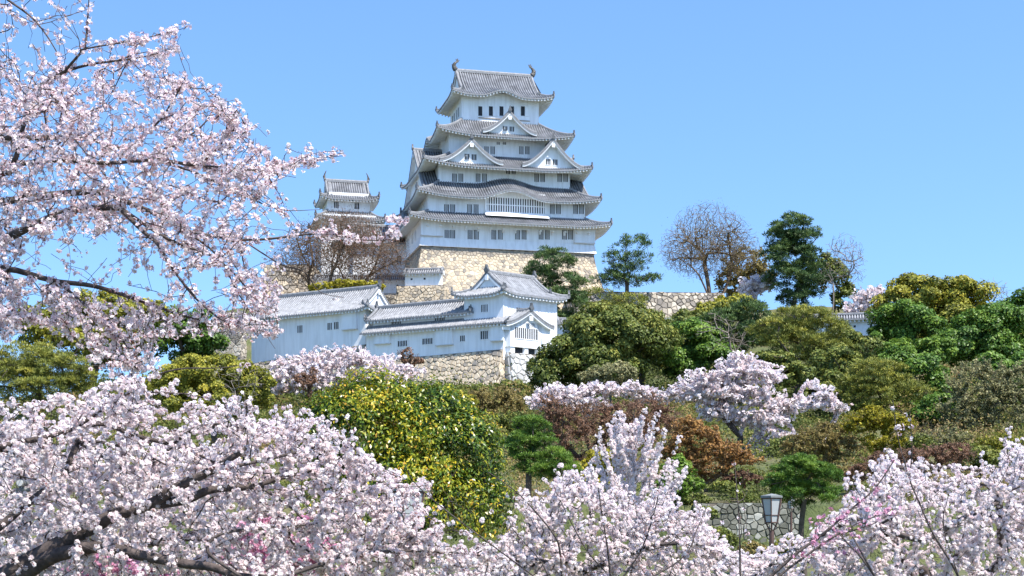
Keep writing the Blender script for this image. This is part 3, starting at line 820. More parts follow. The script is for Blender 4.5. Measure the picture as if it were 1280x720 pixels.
# --- gallery: upper tier and lean-to lower tier
GL = 22.0
GX, GY = TCX - .35, TCY - .75          # front right foot of the lower wall
gl, gm0 = building("long_gallery", "long two-tier white gallery with lean-to tiled roof between the left range and corner turret", "building", (GX, GY, 24), UA, VA)
gm = gm0
z_le = zz(402.5, 194.0); z_lt = z_le + 1.05
z_ue = zz(390, 197.8); z_ur = z_ue + 2.15
mb = MB(); mb.box((-GL, 0, 24.5), (.45, 3, z_le + .35), 0); mb.build("wall", [PLASTER], gl, gm)
mb = MB(); mb.box((-GL + .4, 1.05, z_le), (-5.6, 5.2, z_ue + .3), 0); mb.build("wall", [PLASTER], gl, gm)
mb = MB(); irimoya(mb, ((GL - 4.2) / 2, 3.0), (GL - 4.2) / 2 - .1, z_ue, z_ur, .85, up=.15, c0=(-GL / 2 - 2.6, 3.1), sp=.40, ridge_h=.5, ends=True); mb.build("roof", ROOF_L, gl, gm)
mb = MB()
Lr = (GL + 1.6) / 2
roof_slope(mb, side_frame((-GL / 2 + .25, -.9), (1, 0), (0, 1)), Lr, lambda t: 2.0, lambda t, d: z_le + .53 * d, .9, sp=.40)
mb.rail([(-GL - .5, 1.05, z_le + 1.0), (-.3, 1.05, z_le + 1.0)], .3, .25, 4)
mb.build("lean_to_roof", ROOF_L, gl, gm)
def guv(px, v):
    q = (px - 640) / F
    return (q * (GY + v * VA[1]) - GX - v * VA[0]) / (UA[0] - q * UA[1])
def gwin(px, yt, yb, w, v, bars):
    u = guv(px, v); Y = GY + u * UA[1] + v * VA[1]
    window(gl, gm, fr_front(u, v, zz(yb, Y)), w, zz(yt, Y) - zz(yb, Y), bars)
Z4 = lambda zx, zy: (440 + zx / 4, 320 + zy / 4)
for (zx, y0, y1, w, bars) in ((253, 424, 452, 1.55, 5), (378, 412, 441, 1.65, 5), (553, 398, 427, .75, 2), (662, 375, 416, 1.15, 3)):
    gwin(440 + zx / 4, 320 + y0 / 4, 320 + y1 / 4, w, 0, bars)
for (zx, y0, y1, w, bars) in ((222, 329, 361, 1.6, 5), (440, 309, 341, 1.6, 5)):
    gwin(440 + zx / 4, 320 + y0 / 4, 320 + y1 / 4, w, 1.05, bars)
# drop boxes hanging on the gallery wall
for (za, zb_, y0, y1) in ((425, 508, 376, 446), (700, 762, 352, 424), (118, 195, 400, 440)):
    ua_, ub_ = guv(440 + za / 4, 0), guv(440 + zb_ / 4, 0); Y = GY + ua_ * UA[1]
    mb = MB(); mb.box((ua_, -.4, zz(320 + y1 / 4, Y)), (ub_, -.003, zz(320 + y0 / 4, Y)), 0); mb.box((ua_ - .06, -.46, zz(320 + y1 / 4, Y) - .14), (ub_ + .06, -.003, zz(320 + y1 / 4, Y) - .003), 1)
    mb.build("drop_box", [PLASTER, PLASTER_OLD], gl, gm)

# --- left range
LL = 21.0
q = P(457, 0, 208.8); LX, LY = q[0], q[1]
lr, lrm = building("white_range", "long low white range with one big grey tiled roof, left of the gallery", "building", (LX, LY, 26), UA, VA)
z_e = zz(387, 208.5); z_r = zz(361, 214)
mb = MB(); mb.box((-LL, 0, 26.0), (0, 8.5, z_e + .4), 0); mb.build("wall", [PLASTER], lr, lrm)
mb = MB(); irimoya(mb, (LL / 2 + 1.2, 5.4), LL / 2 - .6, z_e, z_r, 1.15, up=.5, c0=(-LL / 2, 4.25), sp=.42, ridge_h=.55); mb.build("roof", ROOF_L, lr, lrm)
def luv(px, v):
    q = (px - 640) / F
    return (q * (LY + v * VA[1]) - LX - v * VA[0]) / (UA[0] - q * UA[1])
def lwin(px, yt, yb, w, bars):
    u = luv(px, 0); Y = LY + u * UA[1]
    window(lr, lrm, fr_front(u, 0, zz(yb, Y)), w, zz(yt, Y) - zz(yb, Y), bars)
for (zx, y0, y1, w, bars) in ((208, 573, 598, .95, 3), (311, 564, 588, .8, 2), (334, 561, 586, .8, 2)):
    lwin(300 + zx * .3611, 200 + y0 * .3611, 200 + y1 * .3611, w, bars)
ua_, ub_ = luv(300 + 358 * .3611, 0), luv(300 + 408 * .3611, 0); Y = LY + ua_ * UA[1]
mb = MB(); mb.box((ua_, -.45, zz(412, Y)), (ub_, -.003, z_e + .1), 0); mb.box((ua_ - .06, -.5, zz(412, Y) - .15), (ub_ + .06, -.003, zz(412, Y) - .003), 1)
mb.build("drop_box", [PLASTER, PLASTER_OLD], lr, lrm)

# ------------------------------------------------------------------ stone walls under and around
def along(o, U, s, off, V): return (o[0] + U[0] * s + V[0] * off, o[1] + U[1] * s + V[1] * off)
GO, LO, TO = (GX, GY), (LX, LY), (TCX, TCY)
wall_stone("stone_wall", "rough tan stone wall under the long white gallery", along(GO, UA, -GL - .3, -.05, VA), along(GO, UA, .35, -.05, VA), zz(451, 205.5), 17.5, .66, 31, [STONE_W], .32, 3, ztop2=zz(436, 194.5))
wall_stone("stone_wall", "stone wall under the left white range, half hidden by pink blossom", along(LO, UA, -LL - 1, -.05, VA), along(LO, UA, .6, -.05, VA), 26.6, 19.5, .66, 32, [STONE_G], .28, 3, ztop2=28.3)
wall_stone("stone_wall", "pale squared corner stonework below the gabled bay", along(TO, UB, -.55, -1.35, VB), along(TO, UB, TL + .2, -1.35, VB), bz0 - .8, 18.5, .95, 33, [STONE_P], .16, 3, dark=0)
q0, q1 = P(714, 0, 247), P(905, 0, 252)
wall_stone("stone_wall", "grey stone terrace wall right of the main keep, sky above it", (q0[0], 247), (q1[0], 252), zz(364.5, 247), 31, .80, 34, [STONE_G], .3, 14, ztop2=zz(366, 252))
q0, q1 = P(322, 0, 252), P(560, 0, 243)
wall_stone("stone_wall", "weathered terrace wall behind the roof of the left white range", (q0[0], 252), (q1[0], 243), zz(372, 252), 31.5, .75, 35, [STONE_G], .3, 8, ztop2=zz(367, 243))
q0, q1 = P(330, 0, 258), P(393, 0, 258)
wall_stone("stone_wall", "dark shaded block of stonework left of the big bare tree", (q0[0], 258), (q1[0], 258), zz(331, 258), 36, .8, 36, [STONE_W], .12, 9, dark=.5)  # its shade is put into the colour: half the stones toned dark
q0, q1 = P(868, 0, 73), P(1002, 0, 73)
wall_stone("stone_wall", "low wall of pale rounded lichened stones behind the park lamps", (q0[0], 73), (q1[0], 73), 3.25, -.2, .33, 37, [STONE_L], .12, .7, dark=.25)
q0, q1 = P(272, 0, 213), P(303, 0, 212)
wall_stone("stone_wall", "grey stone pier at the left end of the white range", (q0[0], 213), (q1[0], 212), zz(390, 212), 18, .6, 38, [STONE_G], .05, 1.3, dark=0)

# ------------------------------------------------------------------ plaster walls with tile coping
def plaster_wall(label, p0, p1, z0, z1, cope=.75, thick=.7):
    p0, p1 = np.array(p0, float), np.array(p1, float); L = np.linalg.norm(p1 - p0); a = (p1 - p0) / L; n = np.array([-a[1], a[0]])
    t, fm = building("plaster_wall", label, "wall", (p0[0], p0[1], z0), a, n)
    mb = MB(); mb.box((0, -thick / 2, z0), (L, thick / 2, z1), 0)
    for k in range(int(L / 2.2)):
        mb.box((1.1 + 2.2 * k - .16, -thick / 2 - .012, z0 + (z1 - z0) * .5), (1.1 + 2.2 * k + .16, -thick / 2 + .05, z0 + (z1 - z0) * .5 + .3), 1)
    mb.build("wall", [PLASTER, DARKWIN], t, fm)
    mb = MB(); irimoya(mb, (L / 2 + .3, thick / 2 + cope), L / 2 + .25, z1 - .05, z1 + .75, cope, up=0, c0=(L / 2, 0), sp=.36, ridge_h=.3, ends=False, gable_in=.3, board=.3)
    mb.build("tile_coping", ROOF_L, t, fm)
    return t
def pw(label, xa, ya, Ya, xb, yb_, Yb, h, **k):
    a, b = P(xa, ya, Ya), P(xb, yb_, Yb)
    return plaster_wall(label, a[:2], b[:2], a[2] - h, a[2], **k)
pw("short white wall with tile coping on the tan stonework left of the keep base", 507, 343, 240.6, 553, 343, 239.5, 2.05)
q0, q1 = P(496, 0, 240), P(556, 0, 238.8)
wall_stone("stone_wall", "small tan stone plinth carrying the short white wall beside the keep base", (q0[0], 240), (q1[0], 238.8), zz(358, 240) + .03, 31, .6, 41, [STONE_W], .10, 3, dark=.1)
pw("long low white wall with tile coping behind the big bare tree", 395, 350, 256, 512, 352, 256, 2.4)
pw("white wall with tile coping among the dark trees of the right hill", 1018, 401, 205, 1103, 401, 203, 2.3)
pw("bit of white wall with tile coping right behind the corner turret", 697, 405, 212, 738, 405, 213, 1.8)
pw("small piece of white wall showing above the large dark green bushes", 820, 406, 200, 852, 407, 200, 2.0)
# ================================================================== VEGETATION
def nrmz(a): return a / (np.linalg.norm(a, axis=-1, keepdims=True) + 1e-9)

def catmull(pts, n):
    pts = np.array(pts, float)
    p = np.vstack([2 * pts[0] - pts[1], pts, 2 * pts[-1] - pts[-2]])
    out = []
    for i in range(1, len(p) - 2):
        for k in range(n):
            t = k / n
            out.append(.5 * ((2 * p[i]) + (-p[i - 1] + p[i + 1]) * t + (2 * p[i - 1] - 5 * p[i] + 4 * p[i + 1] - p[i + 2]) * t * t + (-p[i - 1] + 3 * p[i] - 3 * p[i + 1] + p[i + 2]) * t ** 3))
    out.append(pts[-1]); return np.array(out)

class Skel:
    """branch skeleton: nodes with parents, grown towards target points"""
    def __init__(s, cap=60000):
        s.p = np.zeros((cap, 3)); s.d = np.zeros((cap, 3)); s.par = np.full(cap, -1); s.n = 0; s.tips = []; s.minr = np.zeros(cap)
    def add(s, p, par, r=0.0):
        i = s.n; s.p[i] = p; s.par[i] = par; s.minr[i] = r
        s.d[i] = nrmz(p - s.p[par]) if par >= 0 else (0, 0, 1)
        s.n += 1; return i
    def chain(s, pts, par=-1, r0=0.0, r1=0.0):
        for k, p in enumerate(pts):
            par = s.add(np.array(p, float), par, r0 + (r1 - r0) * k / max(1, len(pts) - 1))
        return par
    def limb(s, pts, n=4, r0=0.0, r1=0.0):
        pts = catmull(pts, n)
        j = int(np.argmin(((s.p[:s.n] - pts[0]) ** 2).sum(1)))
        e = s.chain(pts, j, r0, r1); s.tips.append(e); return e
    def grow(s, targets, seg, rng, bow=.12, pen=.7, up=0.0, jit=.0, skip=0):
        base = s.p[skip:s.n]
        dist = np.array([((base - t) ** 2).sum(1).min() for t in targets])
        for k in np.argsort(dist):
            t = targets[k]
            v = t - s.p[skip:s.n]; L = np.sqrt((v ** 2).sum(1)) + 1e-6
            c = L * (1 + pen * (1 - (v * s.d[skip:s.n]).sum(1) / L))
            j = int(np.argmin(c)) + skip
            L = np.linalg.norm(t - s.p[j])
            m = max(1, int(round(L / seg)))
            side = rng.normal(size=3); side[2] *= .5
            off = nrmz(side) * L * bow * rng.uniform(.3, 1); off[2] -= up * L
            par = j; a = s.p[j].copy()
            for q in range(1, m + 1):
                f = q / m
                pt = a + (t - a) * f + off * math.sin(math.pi * f) + (rng.normal(size=3) * jit * seg if q < m else 0)
                par = s.add(pt, par)
            s.tips.append(par)
    def radii(s, r_tip, r_root):
        n = s.n; cnt = np.zeros(n)
        ch = np.zeros(n, int)
        for i in range(n - 1, -1, -1):
            if ch[i] == 0: cnt[i] = 1
            if s.par[i] >= 0: cnt[s.par[i]] += cnt[i]; ch[s.par[i]] += 1
        root = cnt.max()
        p = math.log(r_root / r_tip) / max(.3, math.log(root))
        r = r_tip * cnt ** p
        return np.maximum(r, s.minr[:n]), cnt
    def mesh(s, name, mat, parent, origin, r_tip, r_root, sides=4, rmin=0.0):
        n = s.n; r, cnt = s.radii(r_tip, r_root)
        e = np.where(s.par[:n] >= 0)[0]
        pa = s.par[e]
        # main child of every node
        main = np.full(n, -1); best = np.zeros(n)
        for i, q in zip(e, pa):
            if cnt[i] > best[q]: best[q] = cnt[i]; main[q] = i
        nd = s.d[:n].copy()
        has = main >= 0
        nd[has] = nrmz(nd[has] + s.d[main[has]])
        ismain = main[pa] == e
        dp = np.where(ismain[:, None], nd[pa], s.d[e])
        rp = np.where(ismain, r[pa], np.minimum(r[pa] * .8, r[e] * 1.25))
        def ring(c, d, rad):
            ref = np.where(np.abs(d[:, 2:3]) > .9, np.array([[1., 0, 0]]), np.array([[0, 0, 1.]]))
            a = nrmz(np.cross(d, ref)); b = np.cross(d, a)
            th = np.arange(sides) * 2 * math.pi / sides
            return c[:, None, :] + rad[:, None, None] * (a[:, None, :] * np.cos(th)[None, :, None] + b[:, None, :] * np.sin(th)[None, :, None])
        A = ring(s.p[pa], dp, rp); B = ring(s.p[e], nd[e], r[e])
        V = np.concatenate([A, B], 1).reshape(-1, 3) - np.array(origin)
        m = len(e); q = np.arange(sides); q2 = (q + 1) % sides
        Fq = np.stack([q, q2, q2 + sides, q + sides], -1)[None] + (np.arange(m) * 2 * sides)[:, None, None]
        return np_mesh(name, V, Fq.reshape(-1, 4), np.full(len(V), .5), mat, parent, smooth=sides > 3)

def scatter(tv, tf, pos, zdir, scale, rng, tone, ttone=None, ydir=None):
    """copies of a small template (leaf, flower) at pos, its z along zdir"""
    N = len(pos)
    z = nrmz(zdir)
    ref = rng.normal(size=(N, 3)) if ydir is None else ydir
    x = nrmz(np.cross(ref, z)); y = np.cross(z, x)
    sc = np.broadcast_to(np.asarray(scale, float), (N,))[:, None, None]
    V = pos[:, None, :] + sc * (x[:, None, :] * tv[None, :, 0:1] + y[:, None, :] * tv[None, :, 1:2] + z[:, None, :] * tv[None, :, 2:3])
    Fq = tf[None] + (np.arange(N) * len(tv))[:, None, None]
    T = np.broadcast_to(np.asarray(tone, float)[:, None], (N, len(tv))).copy()
    if ttone is not None: T = np.where(ttone[None] >= 0, ttone[None], T)
    return V.reshape(-1, 3), Fq.reshape(-1, tf.shape[1]), T.ravel()

def join(parts):
    V, Fq, T, o = [], [], [], 0
    for v, f, t in parts:
        V.append(v); Fq.append(f + o); T.append(t); o += len(v)
    return np.concatenate(V), np.concatenate(Fq), np.concatenate(T)

# templates -----------------------------------------------------------------
LEAF_T = (np.array([[0, -.55, 0], [.33, .0, .10], [0, .55, 0.02], [-.33, .0, .10]]), np.array([[0, 1, 2, 3]]))
LEAF_F = (np.array([[0, -.5, 0], [.21, -.05, .07], [0, .5, -.06], [-.21, -.05, .07]]), np.array([[0, 1, 2, 3]]))
NEEDLE = (np.array([[0, 0, 0], [.16, .03, .55], [0, 0, 1.0], [-.16, .03, .55]]), np.array([[0, 1, 2, 3]]))
def tuft_t(n=4, spread=.75, w=.10):
    v = []; f = []
    for k in range(n):
        a = 2 * math.pi * k / n; d = np.array([math.cos(a) * spread, math.sin(a) * spread, .75]); s = np.array([-math.sin(a), math.cos(a), 0]) * w
        i = len(v); v += [[0, 0, 0], list(d * .6 + s), list(d), list(d * .6 - s)]; f.append([i, i + 1, i + 2, i + 3])
    return np.array(v), np.array(f)
TUFT = tuft_t(5)
SPRAY = (np.array([[0, -.5, 0], [.3, .0, .06], [0, .5, 0.0], [-.3, .0, .06]]), np.array([[0, 1, 2, 3]]))
def flower_t(n=5, calyx=True, w=.40):
    v, f, t = [], [], []
    for k in range(n):
        a = 2 * math.pi * k / n
        d = np.array([math.cos(a), math.sin(a), 0]); s = np.array([-math.sin(a), math.cos(a), 0])
        i = len(v)
        v += [d * .04, d * .62 + s * w + [0, 0, .16], d * 1.0 + [0, 0, .24], d * .62 - s * w + [0, 0, .16]]; f.append([i, i + 1, i + 2, i + 3]); t += [-1, -1, -1, -1]
    if calyx:
        i = len(v); v += [[.20, 0, -.02], [0, .20, -.02], [-.2, -.1, -.02], [0, 0, -.75]]; f += [[i, i + 1, i + 2, i + 3]]; t += [.95] * 4
        i = len(v); v += [[.13, 0, .07], [0, .13, .07], [-.13, 0, .07], [0, -.13, .07]]; f += [[i, i + 1, i + 2, i + 3]]; t += [.84] * 4
    return np.array([list(p) for p in v], float), np.array(f), np.array(t, float)
FLOWER = flower_t(5)
FLOWER_S = flower_t(4, False, .55)
BUD_T = (np.array([[0, 0, 0], [.22, 0, .5], [0, 0, 1.0], [-.22, 0, .5], [0, 0, 0], [0, .22, .5], [0, 0, 1.0], [0, -.22, .5]], float), np.array([[0, 1, 2, 3], [4, 5, 6, 7]]))

def sphere_dirs(n, rng):
    return nrmz(rng.normal(size=(n, 3)))

# lobes: list of (px, py, rx, ry [, dY, depth factor]) at depth Y
def lobe_world(lobes, Y):
    out = []
    for L in lobes:
        dY = L[4] if len(L) > 4 else 0; df = L[5] if len(L) > 5 else .9
        y = Y + dY; k = y / F
        out.append((P(L[0], L[1], y), np.array([L[2] * k, L[2] * k * df, L[3] * k])))
    return out

STY = {  # leaf template, leaf size in photo px, cover, sub-clump radius, flattening, up bias of normals, tip radius, twigs, core
    "broad": dict(tm=LEAF_T, px=3.5, cover=7.5, sub=.34, flat=.75, up=.35, spread=.5),
    "small": dict(tm=LEAF_T, px=3.0, cover=6.5, sub=.26, flat=.8, up=.3, spread=.6),
    "pine": dict(tm=TUFT, px=4.2, cover=2.4, sub=.34, flat=.42, up=.8, spread=.5),
    "haze": dict(tm=LEAF_T, px=2.8, cover=3.0, sub=.30, flat=.55, up=.3, spread=.9),
    "blossom": dict(tm=FLOWER_S, px=2.3, cover=2.6, sub=.30, flat=.40, up=.5, spread=.8),
}
ALLTREES = []
def tree(name, label, cat, Y, base, lobes, style, leaf, trunk_r, seed, group=None, bark=None, cover=1.0, px=1.0, twigs=120, part="crown", zbase=None, lean=0, sub=None, tip=None, nsub=None, flat=None, forks=True):
    rng = np.random.default_rng(seed); st = dict(STY[style])
    if sub: st["sub"] = sub
    if flat: st["flat"] = flat
    W_ = lobe_world(lobes, Y)
    if style in ('broad', 'pine', 'small') and 105 < Y < 215: W_ = [(c, r * 1.10) for c, r in W_]
    bx = P(base, 0, Y)[0]; bz = float(ground_z(bx, Y)) if zbase is None else zbase
    org = np.array([bx, Y, bz])
    t = thing(name, label, cat, tuple(org), group)
    cen = sum(c * r.prod() for c, r in W_) / sum(r.prod() for c, r in W_)
    low = min(c[2] - r[2] for c, r in W_)
    # sub clumps on the lobes
    subs = []
    for c, r in W_:
        rs = st["sub"] * min(r[0], r[2]) ** .6 * (r[0] * r[2]) ** .2 * 1.15
        ns = nsub or int(max(8, min(90, 2.6 * (r[0] * r[2] + r[0] * r[1] + r[1] * r[2]) / (rs * rs) * .42)))
        d = sphere_dirs(ns, rng); d[:, 2] = np.abs(d[:, 2]) * np.where(rng.random(ns) < .72, 1, -1)
        k = rng.uniform(.62, .97, ns)[:, None]
        pc = c + d * r * k
        for q in range(ns): subs.append((pc[q], rs * rng.uniform(.6, 1.25), d[q]))
    # trunk and limbs
    sk = Skel(30000)
    top = np.array([cen[0], cen[1], max(low + (cen[2] - low) * .35, bz + .6)])
    mid = org + (top - org) * .55 + np.array([lean, 0, 0]) + rng.normal(size=3) * [.15, .15, 0]
    sk.chain(catmull([org - [0, 0, .5], mid, top], 4))
    tg = np.array([s[0] for s in subs])
    if len(tg) > twigs: tg = tg[rng.choice(len(tg), twigs, replace=False)]
    seg = max(.35, trunk_r * 2.2)
    if forks: sk.grow(tg, seg, rng, bow=.15, pen=.6, skip=3 if sk.n > 5 else 0)
    sk.mesh("trunk", bark or BARK, t, org, tip or max(.018, trunk_r * .09), trunk_r, 5)
    # leaves
    lp = st["px"] * px * Y / F
    parts = []
    area = sum(math.pi * r[0] * r[2] for c, r in W_)
    N = int(min(70000, st["cover"] * cover * area / (lp * lp * .36)))
    w = np.array([s[1] ** 2 for s in subs]); w /= w.sum()
    pick = rng.choice(len(subs), N, p=w)
    C = np.array([s[0] for s in subs])[pick]; R = np.array([s[1] for s in subs])[pick]; D0 = np.array([s[2] for s in subs])[pick]
    d = sphere_dirs(N, rng)
    flip = (d[:, 2] < 0) & (rng.random(N) < .45); d[flip, 2] *= -1
    rad = rng.uniform(.45, 1.12, N) ** .6
    pos = C + d * (R * rad)[:, None] * np.array([1, 1, st["flat"]])
    nz = nrmz(d * .6 + D0 * .45 + np.array([0, 0, st["up"]]) + rng.normal(size=(N, 3)) * st["spread"])
    subtone = rng.normal(0, .13, len(subs))[pick]
    tone = np.clip(rng.normal(.46, .17, N) + subtone + .12 * D0[:, 2], 0, .89)
    if style == "blossom": tone = np.where(rng.random(N) < .07, .96, np.clip(rng.normal(.45, .2, N), 0, .88))
    V, Fq, T = scatter(st["tm"][0], st["tm"][1], pos - org, nz, lp * rng.uniform(.7, 1.35, N), rng, tone)
    np_mesh(part, V, Fq, T, leaf, t)
    return t

def bare_tree(name, label, Y, base, lobes, trunk_r, seed, n=900, bark=None, tip=.02, zbase=None, buds=None, nb=0, bpx=2.6, bsp=.22, seg=.5, bow=.10, fork=.3, cat="tree"):
    """leafless tree: a fan of fine twigs"""
    rng = np.random.default_rng(seed)
    W_ = lobe_world(lobes, Y); bx = P(base, 0, Y)[0]; bz = float(ground_z(bx, Y)) if zbase is None else zbase
    org = np.array([bx, Y, bz]); t = thing(name, label, cat, tuple(org))
    low = min(c[2] - r[2] for c, r in W_); cen = sum(c * r.prod() for c, r in W_) / sum(r.prod() for c, r in W_)
    sk = Skel(60000)
    top = np.array([bx + (cen[0] - bx) * .35, Y, max(bz + .5, bz + (cen[2] - bz) * fork)])
    sk.chain(catmull([org - [0, 0, .5], (org + top) / 2 + rng.normal(size=3) * [.2, .1, 0], top], 4))
    vol = np.array([r.prod() for c, r in W_]); vol /= vol.sum()
    pts = []
    for (c, r), v in zip(W_, vol):
        m = max(3, int(n * v)); d = sphere_dirs(m, rng)
        pts.append(c + d * r * (rng.random(m)[:, None] ** .42))
    pts = np.concatenate(pts)
    big = pts[rng.choice(len(pts), min(26, len(pts)), replace=False)]
    sk.grow(big, seg * 1.6, rng, bow=bow, pen=1.0, skip=3)
    sk.grow(pts, seg, rng, bow=bow, pen=1.3, skip=6)
    sk.mesh("trunk", bark or BARK_BARE, t, org, tip, trunk_r, 3)
    if buds is not None:
        tips = np.array(sk.tips); k = rng.choice(len(tips), nb)
        pos = sk.p[tips[k]] + rng.normal(size=(nb, 3)) * bsp
        lp = bpx * Y / F
        V, Fq, T = scatter(LEAF_T[0], LEAF_T[1], pos - org, rng.normal(size=(nb, 3)) + [0, 0, .4], lp * rng.uniform(.6, 1.3, nb), rng, np.clip(rng.normal(.5, .2, nb), 0, 1))
        np_mesh("young_leaves", V, Fq, T, buds, t)
    return t

def leaf_on_twigs(sk, t, org, rng, tm, leaf, N, size, spread, back, name, tipmix=.0, flat=1.0, mean=.48):
    nodes = []
    for q in sk.tips:
        k = 0
        while q > 2 and k < back:
            nodes.append(q); q = sk.par[q]; k += 1
    nodes = np.array(nodes); pick = nodes[rng.integers(0, len(nodes), N)]
    f = rng.random((N, 1)); pos = sk.p[pick] * f + sk.p[np.maximum(sk.par[pick], 0)] * (1 - f)
    nt = rng.normal(0, .12, sk.n)[pick]
    d = sphere_dirs(N, rng); pos = pos + d * spread * (rng.random((N, 1)) ** .5) * np.array([1, 1, flat])
    tone = np.clip(rng.normal(mean, .17, N) + nt, 0, .89)
    tone = np.where(rng.random(N) < tipmix, .97, tone)
    V, Fq, T = scatter(tm[0], tm[1], pos - org, nrmz(d * .6 + rng.normal(size=(N, 3)) * .6 + [0, 0, .35]), size * rng.uniform(.65, 1.35, N), rng, tone)
    np_mesh(name, V, Fq, T, leaf, t)

def twig_tree(name, label, cat, Y, base, lobes, leaf, r, seed, n=700, N=20000, px=2.2, spread=2.0, bark=None, tm=None, part="crown", tipmix=.0, tip=.02, seg=.5, zbase=None, back=4, shell=.5, fork=.35, bow=.12, flat=.7, mean=.48):
    """crown grown as real twigs, leaves or blossom set along them; px, spread in photo pixels"""
    rng = np.random.default_rng(seed); Wd = lobe_world(lobes, Y)
    bx = P(base, 0, Y)[0]; bz = float(ground_z(bx, Y)) if zbase is None else zbase
    org = np.array([bx, Y, bz]); t = thing(name, label, cat, tuple(org))
    cen = sum(c * q.prod() for c, q in Wd) / sum(q.prod() for c, q in Wd)
    low = min(c[2] - q[2] for c, q in Wd)
    top = np.array([bx + (cen[0] - bx) * .3, Y, max(bz + .5, bz + (cen[2] - bz) * fork)])
    sk = Skel(60000); sk.chain(catmull([org - [0, 0, .5], (org + top) / 2 + rng.normal(size=3) * [.15, .1, 0], top], 4))
    ar = np.array([q[0] * q[2] for c, q in Wd]); ar /= ar.sum(); pts = []
    for (c, q), a in zip(Wd, ar):
        m = max(3, int(n * a)); d = sphere_dirs(m, rng); pts.append(c + d * q * rng.uniform(shell, 1.08, (m, 1)))
    pts = np.concatenate(pts)
    sk.grow(pts[rng.choice(len(pts), min(22, len(pts)), replace=False)], seg * 1.6, rng, bow=bow, pen=.8, skip=3)
    sk.grow(pts, seg, rng, bow=bow, pen=1.0, skip=5, jit=.06)
    sk.mesh("trunk", bark or BARK_BARE, t, org, tip, r, 4)
    k = Y / F
    leaf_on_twigs(sk, t, org, rng, tm or LEAF_T, leaf, N, px * k, spread * k, back, part, tipmix, flat, mean)
    return t

def far_cherry(label, Y, base, lobes, r, seed, n=700, N=14000, **kw):
    a = dict(px=2.1, spread=1.7, bark=BARK_CH, tm=FLOWER_S, part="blossom", tipmix=.06, back=5, shell=.30, seg=Y / F * 6, flat=.8)
    a.update(kw)
    return twig_tree("cherry_tree", label, "cherry tree", Y, base, lobes, BLOSSOM_FAR, r, seed, n, N, **a)

# ------------------------------------------------------------------ trees at the top of the hill
bare_tree("bare_tree", "wide leafless brown tree in front of the small turret, fanning twigs", 240, 416, [(425, 312, 78, 42), (470, 325, 48, 34), (375, 328, 42, 32), (430, 290, 45, 30)], .42, 101, n=8000, tip=.026, seg=.8, fork=.10, bow=.14, buds=L_BROWN, nb=24000, bpx=1.3, bsp=.6)
tree("hedge", "small sunlit yellow green shrub on the terrace above the white range", "shrub", 236, 432, [(410, 361, 30, 6), (455, 360, 32, 7), (432, 357, 24, 7)], "small", L_YELLOW, .08, 102, twigs=20)
tree("pine_tree", "dark pine directly in front of the keep's stone base", "pine", 224, 690, [(690, 330, 30, 18), (706, 356, 30, 16), (674, 346, 22, 16), (698, 380, 42, 18), (690, 405, 32, 14)], "pine", L_PINE, .32, 103, cover=1.4)
tree("pine_tree", "loose pine with dark forked trunk on the stone terrace right of the keep", "pine", 247, 787, [(790, 308, 22, 15), (772, 325, 18, 12), (796, 328, 24, 13), (768, 348, 18, 8), (785, 352, 26, 8), (815, 349, 15, 5), (750, 352, 14, 8), (776, 340, 22, 10)], "pine", L_PINE, .36, 104, cover=.75, sub=.30, bark=BARK)
tree("shrub", "olive pine bushes hanging over the terrace wall below the loose pine", "shrub", 238, 770, [(745, 372, 24, 10), (785, 378, 28, 10), (762, 388, 26, 10)], "pine", L_PINE_Y, .1, 105, cover=.9, zbase=34)
bare_tree("bare_tree", "big spreading grey bare tree on the hilltop, brown buds against blue sky", 256, 888, [(885, 290, 48, 38), (850, 310, 30, 30), (920, 310, 32, 35), (886, 318, 62, 32)], .5, 106, n=6000, tip=.024, bark=BARK_BARE, seg=.8, fork=.2, buds=L_TAN, nb=8000, bpx=1.2, bsp=.5)
twig_tree("tree", "round olive tree standing between the bare tree and the tallest pine", "tree", 262, 932, [(932, 330, 30, 26), (915, 352, 26, 24), (950, 345, 22, 26)], L_TAN, .3, 107, n=500, N=9000, px=2.8, spread=4)
tree("pine_tree", "tallest dark green pine on the right hilltop, dense rounded top", "pine", 236, 992, [(990, 285, 24, 18), (975, 300, 18, 14), (1005, 300, 22, 16), (992, 322, 34, 20), (985, 350, 32, 22), (1010, 345, 26, 22), (1000, 372, 26, 14)], "pine", L_PINE, .42, 108, cover=1.7)
tree("tree", "brown green tree tucked behind the tallest pine on its right", "tree", 243, 1040, [(1042, 352, 22, 28), (1055, 372, 16, 18), (1034, 335, 14, 20)], "small", L_DULL, .25, 109, cover=.9)
bare_tree("bare_tree", "pale leafless tree leaning right beside the tallest pine", 234, 1026, [(1055, 318, 26, 28), (1068, 335, 18, 24), (1035, 350, 14, 22)], .15, 110, n=900, bark=BARK_PALE, tip=.022, seg=.7, fork=.15)
far_cherry("small blossoming cherry tucked left of the tallest pine", 240, 946, [(944, 356, 22, 15), (934, 364, 14, 10), (958, 350, 12, 9)], .2, 111, n=320, N=4550)
far_cherry("small blossoming cherry between the tallest pine and right woodland", 222, 1084, [(1084, 376, 26, 18), (1070, 388, 18, 12), (1098, 366, 14, 10)], .2, 112, n=360, N=5200)
